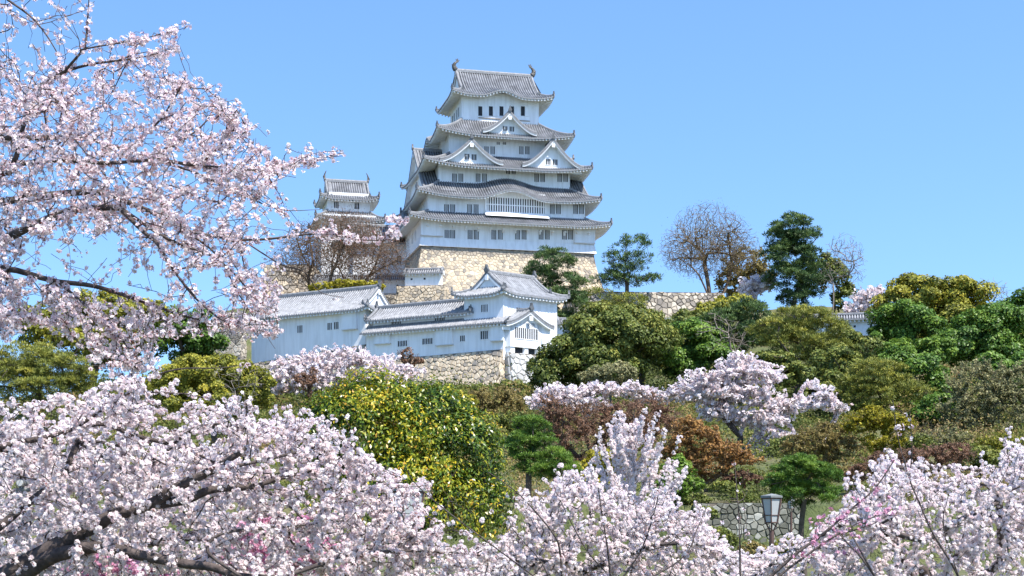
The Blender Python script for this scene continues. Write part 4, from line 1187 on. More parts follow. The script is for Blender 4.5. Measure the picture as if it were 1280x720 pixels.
# right woodland
tree("broadleaf_tree", "olive broadleaf tree at the top left of the right woodland", "tree", 212, 1142, [(1142, 372, 36, 26), (1120, 385, 28, 24), (1158, 388, 28, 26)], "broad", L_OLIVE, .35, 113)
tree("broadleaf_tree", "large olive domed tree crowning the right woodland", "tree", 206, 1190, [(1186, 374, 38, 26), (1214, 382, 34, 26), (1180, 400, 38, 26), (1215, 410, 38, 28)], "broad", L_OLIVE, .4, 114)
tree("broadleaf_tree", "deep green round tree right beside the white wall", "tree", 192, 1135, [(1128, 402, 34, 26), (1152, 420, 30, 24), (1115, 422, 28, 20)], "broad", L_GREEN, .35, 115)
tree("broadleaf_tree", "dark green tree on the right woodland slope below the large olive dome", "tree", 186, 1218, [(1215, 425, 40, 30), (1245, 412, 32, 32), (1190, 445, 34, 24), (1250, 446, 34, 26)], "broad", L_GREEN, .4, 116, cover=1.1)
tree("broadleaf_tree", "dark green tree cut by the right edge of the photo", "tree", 190, 1280, [(1278, 395, 26, 26), (1282, 425, 34, 30), (1268, 450, 28, 24)], "broad", L_GREEN, .35, 117)
bare_tree("bare_tree", "small bare twiggy tree behind the right woodland", 226, 1240, [(1236, 362, 26, 16), (1250, 370, 18, 12)], .15, 118, n=260, bark=BARK_PALE, tip=.024)
tree("broadleaf_tree", "bright green low tree below the deep green round tree", "tree", 172, 1140, [(1145, 448, 34, 18), (1168, 438, 22, 16), (1120, 440, 20, 14)], "broad", L_BRIGHT, .25, 119)
twig_tree("willow_tree", "large feathery grey olive tree low on the right edge", "tree", 118, 1228, [(1225, 478, 48, 30), (1258, 505, 40, 34), (1205, 510, 36, 28), (1240, 540, 42, 20), (1280, 478, 30, 30)], L_WILLOW, .3, 120, n=1100, N=30000, px=2.8, spread=4, seg=.4, tip=.014)
tree("pine_tree", "layered yellow green pine in the middle of the right slope", "pine", 128, 1098, [(1095, 462, 32, 11), (1078, 478, 30, 11), (1112, 480, 34, 11), (1092, 496, 40, 12), (1140, 492, 26, 10), (1098, 512, 40, 10)], "pine", L_PINE_Y, .3, 121, cover=1.5)
tree("broadleaf_tree", "dark green tree behind the layered yellow green pine", "tree", 136, 1150, [(1146, 475, 36, 26), (1168, 500, 30, 24), (1120, 462, 28, 22), (1140, 520, 40, 20)], "broad", L_GREEN, .3, 122)
tree("pine_tree", "broad layered pine with yellow green top in front of the tallest pine", "pine", 145, 1000, [(1000, 398, 40, 12), (975, 412, 34, 12), (1028, 412, 32, 12), (995, 430, 46, 13), (1035, 434, 26, 12), (990, 452, 44, 12), (1015, 470, 40, 12)], "pine", L_PINE_Y, .35, 123, cover=1.5)
tree("pine_tree", "dark low pine left of the broad layered pine", "pine", 158, 935, [(935, 392, 26, 14), (905, 405, 30, 16), (945, 415, 34, 16), (918, 428, 36, 14)], "pine", L_PINE, .3, 124, cover=1.5)
bare_tree("bare_tree", "thin leafless grey shrub against the dark low pine", 150, 905, [(903, 412, 36, 28), (925, 425, 24, 24)], .12, 125, n=160, bark=BARK_PALE, tip=.018, seg=.6)
# the big evergreen bushes right of the turret
tree("broadleaf_tree", "huge dark green rounded tree below the corner turret's right side", "tree", 152, 745, [(730, 440, 38, 32), (698, 464, 36, 26), (752, 420, 44, 32), (790, 430, 44, 32), (740, 462, 60, 24)], "broad", L_DULL, .4, 126, cover=1.2)
tree("broadleaf_tree", "dull olive topped tree right of the huge dark rounded tree", "tree", 160, 800, [(785, 402, 42, 18), (815, 418, 36, 26), (760, 405, 28, 14), (835, 440, 34, 24)], "small", L_DULL, .35, 127, cover=1.0)
tree("broadleaf_tree", "green tree filling the slope above the big cherry", "tree", 156, 870, [(868, 430, 32, 26), (885, 448, 34, 22), (850, 452, 32, 22), (905, 455, 30, 20)], "broad", L_GREEN, .3, 128)
tree("shrub", "grey green bush at the foot of the huge dark rounded tree", "shrub", 128, 770, [(768, 468, 28, 13), (745, 472, 20, 10)], "small", L_WILLOW, .1, 129)
# cherries and maples on the slope
far_cherry("wide white cherry behind the red brown maples, below the huge dark tree", 112, 730, [(700, 490, 34, 13), (680, 503, 28, 12), (745, 486, 34, 10), (785, 487, 34, 11), (812, 496, 26, 12), (730, 505, 40, 12)], .2, 130, n=1240, N=16900)
far_cherry("largest white cherry on the slope, layered sprays left of the orange maple", 98, 925, [(925, 455, 30, 18), (890, 474, 44, 16), (950, 468, 36, 16), (860, 492, 40, 14), (925, 492, 56, 16), (985, 505, 34, 14), (950, 522, 48, 15), (895, 515, 30, 12), (968, 548, 34, 14), (950, 568, 26, 10), (1015, 480, 10, 8)], .24, 131, n=2600, N=39000)
far_cherry("thin pinkish cherry spray right of the largest slope cherry", 94, 1030, [(1030, 492, 18, 12), (1012, 505, 20, 9), (1045, 508, 20, 9)], .12, 132, n=320, N=3900)
twig_tree("maple_tree", "big red brown maple just coming into leaf on the middle slope", "maple", 86, 745, [(740, 520, 48, 22), (705, 530, 40, 24), (780, 518, 40, 22), (730, 556, 54, 26), (690, 508, 26, 16), (790, 545, 36, 26), (760, 585, 44, 20)], L_BROWN, .22, 133, n=1300, N=30000, px=2.4, spread=4, seg=.35, tip=.012)
twig_tree("maple_tree", "red brown maple behind the tall white cherry's top", "maple", 92, 815, [(812, 510, 32, 18), (830, 530, 30, 22), (800, 535, 28, 20)], L_BROWN, .18, 134, n=500, N=10000, px=2.4, spread=4, seg=.35, tip=.012)
twig_tree("maple_tree", "orange brown maple below the largest slope cherry", "maple", 80, 880, [(870, 545, 36, 14), (900, 562, 40, 14), (848, 560, 26, 16), (880, 582, 40, 16), (860, 530, 24, 10), (930, 575, 24, 8)], L_ORANGE, .18, 135, n=900, N=26000, px=2.8, spread=4, seg=.35, tip=.012, flat=.5)
twig_tree("maple_tree", "tan brown shrub maple right of the largest slope cherry", "maple", 86, 1030, [(1020, 548, 34, 18), (1050, 558, 32, 16), (1000, 562, 26, 14), (1040, 535, 26, 10)], L_TAN, .14, 136, n=700, N=18000, px=2.4, spread=4, seg=.35, tip=.012)
twig_tree("maple_tree", "bright yellow green maple in the middle of the right slope", "maple", 84, 1102, [(1092, 520, 34, 12), (1120, 530, 26, 14), (1075, 532, 26, 10), (1105, 552, 30, 10)], L_YELLOW, .14, 137, n=600, N=20000, px=2.8, spread=4, seg=.35, tip=.012, flat=.5)
twig_tree("shrub", "rusty brown shrub at the bottom of the right slope", "shrub", 78, 1160, [(1150, 572, 40, 16), (1190, 566, 34, 14), (1110, 578, 34, 14), (1085, 590, 30, 14)], L_BROWN, .1, 138, n=800, N=20000, px=2.4, spread=4, seg=.3, tip=.010)
tree("shrub", "green shrub among brown scrub near the right edge", "shrub", 80, 1215, [(1215, 572, 30, 16), (1245, 578, 26, 14)], "small", L_DULL, .1, 139)
twig_tree("shrub", "tan leafing shrub beside the stone wall under the gallery", "shrub", 120, 620, [(615, 494, 32, 13), (640, 502, 26, 14), (590, 505, 26, 12), (620, 515, 36, 14)], L_TAN, .12, 140, n=600, N=16000, px=2.4, spread=4, seg=.4, tip=.014)
tree("shrub", "low olive shrub between the glossy bush and the gallery's stone wall", "shrub", 112, 548, [(545, 494, 28, 11), (570, 502, 24, 11), (528, 502, 22, 12)], "small", L_OLIVE, .1, 141)
tree("conifer_shrub", "dark green rounded pine right beside the glossy yellow bush", "pine", 66, 664, [(662, 534, 22, 15), (655, 556, 26, 16), (672, 552, 20, 14), (660, 580, 26, 14)], "pine", L_GREEN, .14, 142, cover=2.0, zbase=0)
tree("conifer_shrub", "small bright green pine below the red brown maple", "pine", 64, 694, [(694, 572, 20, 13), (700, 588, 24, 12), (680, 590, 18, 10)], "pine", L_BRIGHT, .1, 143, cover=2.0, zbase=0)
tree("shrub", "yellow green shrub left of the tall white cherry", "shrub", 66, 735, [(735, 590, 26, 16), (752, 578, 22, 16), (742, 608, 30, 14)], "small", L_YELLOW, .08, 144, zbase=0, cover=.8)
tree("shrub", "green shrub peeping out right of the tall white cherry", "shrub", 62, 850, [(848, 592, 24, 20), (838, 612, 26, 16), (862, 608, 18, 14)], "small", L_BRIGHT, .08, 145, zbase=0, cover=.9)
tree("shrub", "big dense green shrub behind the two park lamps", "shrub", 60, 1008, [(1000, 590, 34, 18), (1030, 600, 28, 20), (980, 606, 28, 16), (1008, 620, 44, 18), (1000, 580, 22, 12)], "pine", L_GREEN, .12, 146, zbase=0, cover=2.0)
for i, (x, y, rx, Y, lab) in enumerate(((902, 608, 20, 78, "low mossy shrub above the lichened wall, left of the near lamp"), (880, 640, 16, 69, "mossy cushion at the left foot of the lichened wall"), (925, 622, 14, 75, "small mossy tuft on top of the lichened wall"))):
    tree("shrub", lab, "shrub", Y, x, [(x, y, rx, 7), (x + rx * .6, y + 3, rx * .7, 6)], "small", L_DULL, .05, 147 + i, cover=.8, forks=False)
# left side woods
tree("broadleaf_tree", "olive and rust tree on the far left behind pink branches", "tree", 128, 100, [(130, 388, 40, 22), (90, 400, 40, 26), (165, 405, 40, 28), (60, 410, 36, 26), (120, 430, 60, 26), (185, 398, 30, 22)], "broad", L_OLIVE, .35, 151, zbase=9)
tree("broadleaf_tree", "dark green round tree behind the pink branches, left of the white range", "tree", 138, 240, [(240, 412, 34, 24), (222, 430, 34, 24), (258, 432, 24, 22), (200, 420, 26, 22)], "broad", L_GREEN, .3, 152, zbase=11)
tree("broadleaf_tree", "olive layered tree at the left edge above the lower blossoms", "tree", 112, 40, [(30, 450, 46, 18), (70, 462, 46, 20), (10, 470, 40, 22), (50, 485, 60, 20), (105, 478, 30, 18)], "pine", L_PINE_Y, .3, 153, cover=1.5, zbase=8)
tree("broadleaf_tree", "low olive green dome below the white range, left of the rose blossom", "tree", 104, 268, [(265, 468, 58, 24), (220, 482, 46, 24), (308, 482, 38, 22), (260, 500, 80, 24)], "small", L_OLIVE, .25, 154, cover=1.2)
bare_tree("bare_tree", "thin bare shrub twigs in front of the low olive green dome", 100, 310, [(310, 478, 36, 30), (285, 470, 24, 24)], .06, 155, n=90, bark=BARK_PALE, tip=.012, seg=.4)
bare_tree("bare_tree", "pale bare shrub at the left end of the white range", 190, 292, [(290, 405, 24, 34), (275, 420, 20, 26)], .15, 156, n=200, bark=BARK_PALE, tip=.02, seg=.5)
far_cherry("white cherry in front of the stone wall below the white range", 148, 430, [(425, 448, 52, 18), (470, 455, 42, 14), (375, 462, 46, 20), (410, 476, 60, 20), (355, 480, 36, 18), (510, 464, 24, 9), (480, 478, 44, 16)], .3, 157, n=1800, N=26000)
twig_tree("shrub", "red budded bare shrub on the stone wall under the gallery", "shrub", 186, 512, [(510, 444, 14, 10), (520, 450, 12, 7)], L_BROWN, .06, 158, n=80, N=1500, px=2.4, spread=3, seg=.4)
twig_tree("shrub", "rosy brown shrub inside the white cherry below the white range", "shrub", 140, 388, [(388, 470, 20, 12), (378, 478, 16, 10)], L_BROWN, .06, 159, n=80, N=2000, px=2.4, spread=3, seg=.4)

tree("broadleaf_tree", "dull green tree filling the slope between the big cherry and the layered pine", "tree", 134, 1048, [(1045, 452, 30, 18), (1062, 470, 26, 18), (1040, 480, 34, 16)], "broad", L_DULL, .25, 160)
tree("broadleaf_tree", "dark green tree behind the large olive domed tree, at the skyline of the right hill", "tree", 222, 1255, [(1250, 398, 34, 22), (1225, 402, 28, 22), (1268, 412, 24, 20)], "broad", L_GREEN, .3, 161)
tree("shrub", "dark shrub row along the foot of the gallery's stone wall", "shrub", 165, 600, [(560, 489, 30, 8), (600, 490, 30, 8), (640, 486, 26, 9)], "small", L_DULL, .1, 162)
tree("broadleaf_tree", "dark evergreen low on the far right slope behind the grey olive tree", "tree", 128, 1270, [(1262, 468, 34, 22), (1282, 490, 30, 30), (1240, 458, 26, 16)], "broad", L_GREEN, .25, 163)
tree("shrub", "green brown thicket under the largest slope cherry", "shrub", 96, 985, [(990, 560, 40, 14), (950, 585, 34, 12), (1010, 575, 36, 14)], "small", L_DULL, .1, 164)
# slope undergrowth: nobody could count it
def undergrowth():
    rng = np.random.default_rng(7)
    n = 6000
    Y = 74 + rng.random(n) * 162; X = (rng.uniform(-60, 1340, n) - 640) / F * Y
    # keep clear of the buildings
    ok = ~((Y > 183) & (X > -48) & (X < 9))
    X, Y = X[ok], Y[ok]; n = len(X)
    R = np.where(rng.random(n) < .2, rng.uniform(1.4, 2.8, n), rng.uniform(.5, 1.5, n)) * np.clip(.7 + (Y - 74) / 160, .7, 1.3)
    m = 70
    c = np.stack([X, Y, ground_z(X, Y)], -1)
    pos = np.repeat(c, m, 0); r = np.repeat(R, m); d = sphere_dirs(n * m, rng); d[:, 2] = np.abs(d[:, 2])
    pos = pos + d * r[:, None] * np.repeat(rng.uniform(.7, 1.3, (n, 3)), m, 0) * rng.uniform(.45, 1.1, (n * m, 1))
    kind = np.repeat(np.clip(.5 + .33 * np.sin(X * .21 + Y * .11) * np.sin(Y * .19 - X * .07) * 1.4 + rng.normal(0, .16, n) - .22 * np.clip((Y - 110) / 40, 0, 1), .02, .95), m)
    tone = np.clip(kind + rng.normal(0, .07, n * m), 0, 1)
    lp = 3.2 * pos[:, 1] / F
    V, Fq, T = scatter(LEAF_T[0], LEAF_T[1], pos, nrmz(d + rng.normal(size=d.shape) * .6), lp * rng.uniform(.7, 1.3, n * m), rng, tone)
    o = np_mesh("undergrowth", V, Fq, T, L_UNDER)
    props(o, "mixed olive and brown undergrowth covering the castle slope", "undergrowth", None, "stuff")
for i, (kind, x, y, rx, ry, Y, lf, lab) in enumerate((
    ("shrub", 1180, 548, 34, 15, 98, L_WILLOW, "grey green shrub mound under the feathery grey olive tree"),
    ("shrub", 1140, 552, 24, 12, 92, L_DULL, "dark low shrub right of the bright yellow green maple"),
    ("shrub", 985, 592, 26, 10, 84, L_TAN, "tan dry shrub above the big dense green shrub"),
    ("shrub", 925, 596, 24, 9, 80, L_BROWN, "rusty low shrub between the orange maple and the lamps"),
    ("shrub", 860, 622, 26, 11, 74, L_DULL, "olive shrub just left of the lichened wall"),
    ("shrub", 1062, 590, 26, 12, 80, L_TAN, "tan shrub right behind the big dense green shrub"),
    ("shrub", 640, 525, 26, 12, 100, L_DULL, "olive green shrub below the tan leafing shrub"),
    ("shrub", 600, 535, 26, 12, 98, L_TAN, "tan brown shrub right of the glossy bush's crown"),
    ("shrub", 1250, 552, 30, 12, 90, L_OLIVE, "yellow olive shrub near the right edge below the grey olive tree"))):
    twig_tree("shrub", lab, kind, Y, x, [(x, y, rx, ry), (x - rx * .5, y + 4, rx * .6, ry * .8), (x + rx * .55, y + 3, rx * .6, ry * .8)], lf, .08, 170 + i, n=260, N=7000, px=2.6, spread=3.2, seg=.3, tip=.010, bark=BARK_BARE)
for i, (x, Y, lobes, st, lf, lab) in enumerate((
    (865, 188, [(862, 404, 26, 14), (880, 410, 26, 14), (845, 412, 18, 12)], "small", L_DULL, "low olive trees below the grey terrace wall right of the keep"),
    (905, 200, [(900, 388, 24, 14), (925, 384, 24, 14), (880, 394, 20, 12)], "broad", L_OLIVE, "yellow olive round tree at the right end of the grey terrace wall"),
    (1050, 150, [(1052, 425, 24, 14), (1072, 434, 26, 14), (1040, 440, 22, 12)], "broad", L_DULL, "olive tree under the white wall on the right hill"),
    (1180, 122, [(1175, 508, 24, 14), (1160, 522, 24, 12)], "broad", L_GREEN, "dark green tree left of the feathery grey olive tree"),
    (965, 132, [(965, 452, 24, 12), (990, 470, 30, 14), (1020, 492, 26, 14)], "broad", L_DULL, "olive tree directly behind the largest slope cherry's right side"))):
    tree("broadleaf_tree", lab, "tree", Y, x, lobes, st, lf, .22, 190 + i)
undergrowth()
# ================================================================== PARK LAMPS
def lamp(label, x, ytop, Y, wpx):
    top = P(x, ytop, Y); k = (wpx * Y / F) / .62
    t = thing("park_lamp", label, "lamp", (top[0], Y, 0), "tapered lantern lamps of the park")
    zt = top[2]; hh = .78 * k
    rt, rb = .33 * k, .20 * k
    ring = lambda r, z, o=0: [(r * math.cos(math.pi / 3 * i + .3 + o), r * math.sin(math.pi / 3 * i + .3 + o), z) for i in range(6)]
    mb = MB(); mb.tube([(0, 0, 0), (0, 0, zt - hh - .25 * k)], [.085 * k, .075 * k], 10, 0); mb.tube([(0, 0, 0), (0, 0, .5)], [.13 * k, .12 * k], 10, 0); mb.build("post", [LAMP_WOOD], t)
    mb = MB()
    A, B = ring(.06 * k, zt - hh - .26 * k), ring(rb, zt - hh)
    for i in range(6):
        mb.tube([A[i], B[i]], .022 * k, 5, 0)
        j = (i + 1) % 6; mb.tube([B[i], B[j]], .020 * k, 5, 0)
    mb.build("bracket", [LAMP_WOOD], t)
    a, b = ring(rb, zt - hh), ring(rt, zt - .05 * k); mid = [tuple((np.array(p) * .70 + np.array(q) * .30)) for p, q in zip(a, b)]
    mb = MB()
    for i in range(6):
        j = (i + 1) % 6
        mb.tube([a[i], b[i]], .022 * k, 5, 0); mb.tube([b[i], b[j]], .022 * k, 5, 0); mb.tube([mid[i], mid[j]], .015 * k, 4, 0)
    mb.build("frame", [LAMP_WOOD], t)
    for i in range(6):
        j = (i + 1) % 6
        mb = MB(); s = .96
        q = [np.array(a[i]) * (s, s, 1), np.array(a[j]) * (s, s, 1), np.array(b[j]) * (s, s, 1), np.array(b[i]) * (s, s, 1)]
        mb.face(q, 0); mb.build("pane", [LAMP_GLASS], t)
    mb = MB(); c, d = ring(rt * 1.12, zt - .03 * k), ring(rt * 1.12, zt + .03 * k)
    mb.face(c[::-1], 0)
    for i in range(6):
        j = (i + 1) % 6; mb.face([c[i], c[j], d[j], d[i]], 0); mb.face([d[i], d[j], (0, 0, zt + .10 * k)], 0)
    mb.build("cap", [LAMP_METAL], t)
lamp("brown wooden lantern lamp in front of the lichened stone wall, the near one", 964.5, 621, 37, 25.5)
lamp("small far lantern lamp just right of the near brown lantern lamp", 989, 622, 66, 11)
lamp("lantern lamp half hidden by blossom in front of the glossy yellow green bush", 509, 612, 24, 40)

# floodlight among the lower left blossoms
c = P(28, 604, 13.4)
t = thing("floodlight", "small round grey floodlight peeping out of the lower left blossom", "floodlight", tuple(c))
mb = MB(); mb.tube([(0, .10, 0), (0, -.04, 0), (0, -.07, 0)], [.026, .034, .035], 14, 0); mb.build("housing", [LAMP_METAL], t)
mb = MB(); mb.tube([(0, -.072, 0), (0, -.078, 0)], [.030, .028], 14, 0); mb.build("lens", [LAMP_GLASS], t)
mb = MB(); mb.tube([(0, .02, -.03), (0, .02, -.12), (0, .05, -c[2])], .012, 8, 0); mb.tube([(-.06, .02, -.06), (.06, .02, -.06)], .02, 8, 0); mb.build("pole", [LAMP_METAL], t)

# ================================================================== GLOSSY BUSH
def glossy_bush():
    rng = np.random.default_rng(301); Y = 28.0
    bx = P(500, 0, Y)[0]; org = np.array([bx, Y, 0.0])
    t = thing("glossy_bush", "big rounded glossy bush with yellow and orange new leaves in the middle foreground", "bush", tuple(org))
    lobes = [(470, 560, 92, 82), (540, 590, 92, 80), (500, 640, 130, 80), (590, 650, 58, 70), (425, 545, 56, 56), (385, 565, 40, 44), (578, 565, 52, 56), (470, 502, 58, 36), (535, 530, 60, 50)]
    Wd = lobe_world(lobes, Y)
    subs = []
    for c, r in Wd:
        ns = int(40 + 170 * r[0] * r[2]); d = sphere_dirs(ns, rng); d[:, 2] = np.where(d[:, 2] < -.3, -d[:, 2], d[:, 2])
        pc = c + d * r * rng.uniform(.80, 1.0, (ns, 1))
        for q in range(ns): subs.append((pc[q], rng.uniform(.13, .26), d[q]))
    C = np.array([s[0] for s in subs]); C0 = np.array([s[2] for s in subs]); R = np.array([s[1] for s in subs])
    sk = Skel(20000); sk.chain(catmull([org - [0, 0, .3], org + [0, .1, .8], org + [.05, 0, 1.5]], 4))
    sk.grow(C[rng.choice(len(C), 150, replace=False)] - C0[:1] * .1, .2, rng, bow=.12)
    sk.mesh("trunk", BARK, t, org, .006, .11, 5)
    N = 52000
    pick = rng.integers(0, len(subs), N)
    d = sphere_dirs(N, rng); pos = C[pick] + d * (R[pick] * rng.uniform(.45, 1.05, N) ** .7)[:, None]
    # outermost side of every clump carries the yellow young leaves, hanging from the shoot tips
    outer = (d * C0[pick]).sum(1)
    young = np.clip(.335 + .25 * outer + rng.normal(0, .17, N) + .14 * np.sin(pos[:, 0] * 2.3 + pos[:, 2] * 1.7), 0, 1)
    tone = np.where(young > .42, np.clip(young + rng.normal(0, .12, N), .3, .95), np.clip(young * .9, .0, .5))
    nz = nrmz(C0[pick] * .8 + d * .4 + [0, 0, .25] + rng.normal(size=(N, 3)) * .5)
    down = nrmz(np.cross(rng.normal(size=(N, 3)) * .55 + np.array([1., 0, 0]), nz))     # x axis sideways -> leaf hangs
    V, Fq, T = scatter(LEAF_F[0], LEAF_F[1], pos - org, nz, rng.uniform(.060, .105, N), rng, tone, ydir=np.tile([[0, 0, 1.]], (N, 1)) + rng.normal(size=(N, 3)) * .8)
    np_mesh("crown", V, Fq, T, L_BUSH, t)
glossy_bush()

# ================================================================== FOREGROUND CHERRIES
def inpoly(x, y, poly):
    n = len(poly); r = np.zeros(len(x), bool); j = n - 1
    for i in range(n):
        xi, yi = poly[i]; xj, yj = poly[j]
        c = ((yi > y) != (yj > y)) & (x < (xj - xi) * (y - yi) / (yj - yi + 1e-9) + xi)
        r ^= c; j = i
    return r

def poly_targets(poly, n, Y0, Y1, rng, gap=0.0, freq=1.0, seed=0):
    poly = list(poly); xs = [p[0] for p in poly]; ys = [p[1] for p in poly]
    out = []
    while sum(len(o) for o in out) < n:
        x = rng.uniform(min(xs), max(xs), n * 3); y = rng.uniform(min(ys), max(ys), n * 3)
        k = inpoly(x, y, poly)
        if gap:
            s = np.sin(x * .041 * freq + seed) * np.sin(y * .047 * freq + 1.7 * seed) + .6 * np.sin(x * .083 * freq - y * .06 * freq + seed * .7)
            k &= s > (-1.6 + 1.6 * gap + .3 * rng.normal(size=len(x)))
        x, y = x[k], y[k]
        Y = rng.uniform(Y0, Y1, len(x))
        out.append(np.stack([(x - 640) / F * Y, Y, EYE + (HOR - y) / F * Y], -1))
    return np.concatenate(out)[:n]

def blossoms(sk, t, org, rng, mat_, nfl, size, template, spread, back=4, buds=.08, red=.0, name="blossom", tipsonly=None, along=.75, per=5):
    """flower clusters set along the outer nodes of the twigs"""
    nodes = []
    tips = sk.tips if tipsonly is None else tipsonly
    for q in tips:
        k = 0
        while q >= 0 and k < back:
            nodes.append(q); q = sk.par[q]; k += 1
            if rng.random() > along: break
    nodes = np.array(nodes)
    # clusters: several flowers round a spur
    nc = max(1, nfl // per)
    cn = nodes[rng.integers(0, len(nodes), nc)]
    par = np.maximum(sk.par[cn], 0)
    f = rng.random((nc, 1)); cpos = sk.p[cn] * f + sk.p[par] * (1 - f)
    side = nrmz(rng.normal(size=(nc, 3)) + [0, 0, .1])
    cpos = cpos + side * spread * rng.uniform(.25, 1.0, (nc, 1))
    d = nrmz(side.repeat(per, 0) * .7 + rng.normal(size=(nc * per, 3)) * .75)
    pos = cpos.repeat(per, 0) + d * size * rng.uniform(.5, 1.1, (nc * per, 1))
    ct = rng.normal(0, .13, nc).repeat(per)
    tone = np.clip(rng.normal(.46, .17, nc * per) + ct, 0, .80)
    tm = template
    isb = rng.random(nc * per) < buds
    parts = [scatter(tm[0], tm[1], pos[~isb] - org, d[~isb], size * rng.uniform(.75, 1.15, (~isb).sum()), rng, tone[~isb], tm[2])]
    if isb.sum():
        bt = np.clip(rng.normal(.90, .03, isb.sum()), .82, 1)
        parts.append(scatter(BUD_T[0], BUD_T[1], pos[isb] - org, d[isb], size * rng.uniform(.55, .95, isb.sum()), rng, bt))
    V, Fq, T = join(parts)
    np_mesh(name, V, Fq, T, mat_, t)

def px_limb(pts, Ys):
    Ys = np.linspace(Ys[0], Ys[1], len(pts))
    return [P(x, y, Y) for (x, y), Y in zip(pts, Ys)]

# --- upper left tree: long branches reaching in from beyond the left edge
def cherry_a():
    rng = np.random.default_rng(401)
    bx = P(-150, 0, 9.6)[0]; org = np.array([bx, 9.6, 0.0])
    t = thing("cherry_tree", "pink white cherry whose long dark branches fill the upper left sky", "cherry tree", tuple(org))
    sk = Skel(60000)
    sk.chain(catmull([org - [0, 0, .3], P(-140, 600, 9.6), P(-120, 380, 9.6), P(-95, 220, 9.5), P(-60, 60, 9.5), P(-30, -60, 9.4)], 8), -1, .16, .05)
    sk.limb(px_limb([(-118, 380), (-60, 335), (0, 302), (25, 290), (50, 278), (88, 264), (125, 260), (150, 260)], (9.6, 9.0)), 4, .034, .019)
    sk.limb(px_limb([(150, 260), (180, 290), (197, 305), (217, 338), (245, 372)], (9.0, 8.7)), 4, .016, .006)
    sk.limb(px_limb([(150, 260), (212, 300), (265, 320), (300, 350), (320, 380)], (9.0, 9.4)), 4, .013, .0016)
    sk.limb(px_limb([(-105, 290), (-40, 262), (40, 247), (95, 241), (130, 242), (165, 255), (200, 270), (230, 287), (265, 295), (320, 300), (400, 292), (455, 300), (500, 300)], (9.6, 9.9)), 4, .030, .0016)
    sk.limb(px_limb([(-100, 245), (-30, 215), (50, 202), (85, 201), (135, 204), (175, 201), (200, 200), (240, 206), (320, 213), (370, 222)], (9.5, 9.2)), 4, .022, .0016)
    sk.limb(px_limb([(-80, 160), (0, 172), (60, 172), (88, 171), (115, 175), (160, 189), (190, 200), (240, 214), (300, 242), (350, 262), (400, 262)], (9.5, 10.2)), 4, .022, .0016)
    sk.limb(px_limb([(-85, 230), (0, 218), (18, 202), (37, 135), (72, 92), (95, 85), (122, 79), (175, 72), (218, 60)], (9.5, 8.8)), 4, .024, .0016)
    sk.limb(px_limb([(80, 90), (100, 67), (107, 61), (175, 49), (232, 35)], (9.0, 8.7)), 4, .010, .0016)
    sk.limb(px_limb([(107, 60), (109, 30), (111, 2), (112, -30)], (8.9, 9.0)), 4, .008, .0016)
    sk.limb(px_limb([(-50, 30), (-20, -20), (10, 0), (45, 27), (72, 67), (78, 92)], (9.4, 9.2)), 4, .012, .0016)
    sk.limb(px_limb([(50, 105), (80, 137), (90, 168)], (9.0, 8.8)), 4, .009, .0016)
    sk.limb(px_limb([(240, 206), (272, 212), (335, 212), (377, 202), (430, 191)], (9.3, 9.6)), 4, .010, .0016)
    sk.limb(px_limb([(160, 189), (200, 150), (228, 105), (232, 90)], (9.8, 9.5)), 4, .009, .0016)
    sk.limb(px_limb([(190, 200), (250, 160), (270, 128), (268, 118)], (9.9, 9.9)), 4, .008, .0016)
    sk.limb(px_limb([(250, 206), (280, 175), (282, 140), (272, 115)], (9.3, 9.0)), 4, .008, .0016)
    sk.limb(px_limb([(-125, 420), (-60, 345), (6, 336), (66, 351), (119, 358), (175, 376), (231, 395), (272, 404), (310, 412)], (9.6, 9.3)), 4, .028, .0016)
    sk.limb(px_limb([(66, 351), (75, 354), (125, 398), (162, 436), (178, 462)], (9.5, 9.0)), 4, .014, .0016)
    sk.limb(px_limb([(230, 287), (272, 320), (300, 370), (344, 436)], (9.85, 9.9)), 4, .009, .0016)
    sk.limb(px_limb([(197, 305), (234, 361), (270, 395), (300, 410)], (8.9, 8.7)), 4, .008, .0016)
    sk.limb(px_limb([(300, 298), (350, 330), (380, 340), (400, 365), (430, 372)], (9.9, 10.0)), 4, .006, .0016)
    polyd = [(-20, 60), (40, 70), (90, 95), (130, 100), (160, 110), (235, 88), (262, 112), (300, 128), (316, 165), (325, 200), (335, 225), (335, 262), (318, 300), (305, 325), (290, 345), (240, 340), (210, 320), (150, 296), (100, 300), (60, 300), (20, 330), (-20, 350)]
    polys = [(-20, -20), (120, -20), (122, 40), (232, 32), (222, 66), (150, 95), (240, 84), (300, 125), (330, 165), (430, 188), (400, 206), (360, 222), (352, 250), (372, 280), (400, 300), (350, 325), (352, 430), (320, 420), (290, 425), (240, 400), (180, 440), (110, 445), (60, 400), (0, 420), (-20, 430)]
    polyw = [(-20, 330), (60, 360), (180, 390), (270, 410), (300, 330), (352, 345), (350, 425), (280, 420), (200, 425), (180, 470), (90, 460), (60, 410), (0, 430), (-20, 440)]
    tg = np.concatenate([poly_targets([(330, 206), (430, 186), (433, 197), (340, 222)], 40, 9.3, 9.8, rng), poly_targets([(150, 52), (234, 28), (236, 40), (160, 62)], 24, 8.5, 9.0, rng), poly_targets([(150, 72), (218, 55), (222, 66), (160, 82)], 20, 8.5, 9.1, rng), poly_targets(polyd, 1450, 8.5, 10.4, rng, gap=.18, seed=1), poly_targets(polys, 800, 8.5, 10.4, rng, gap=.42, freq=1.4, seed=2), poly_targets([(482, 266), (510, 272), (506, 298), (478, 294)], 16, 9.7, 10.1, rng), poly_targets([(392, 268), (440, 276), (480, 286), (480, 302), (400, 304)], 34, 9.7, 10.1, rng), poly_targets(polyw, 560, 8.6, 10.0, rng, gap=.5, freq=1.2, seed=3)])
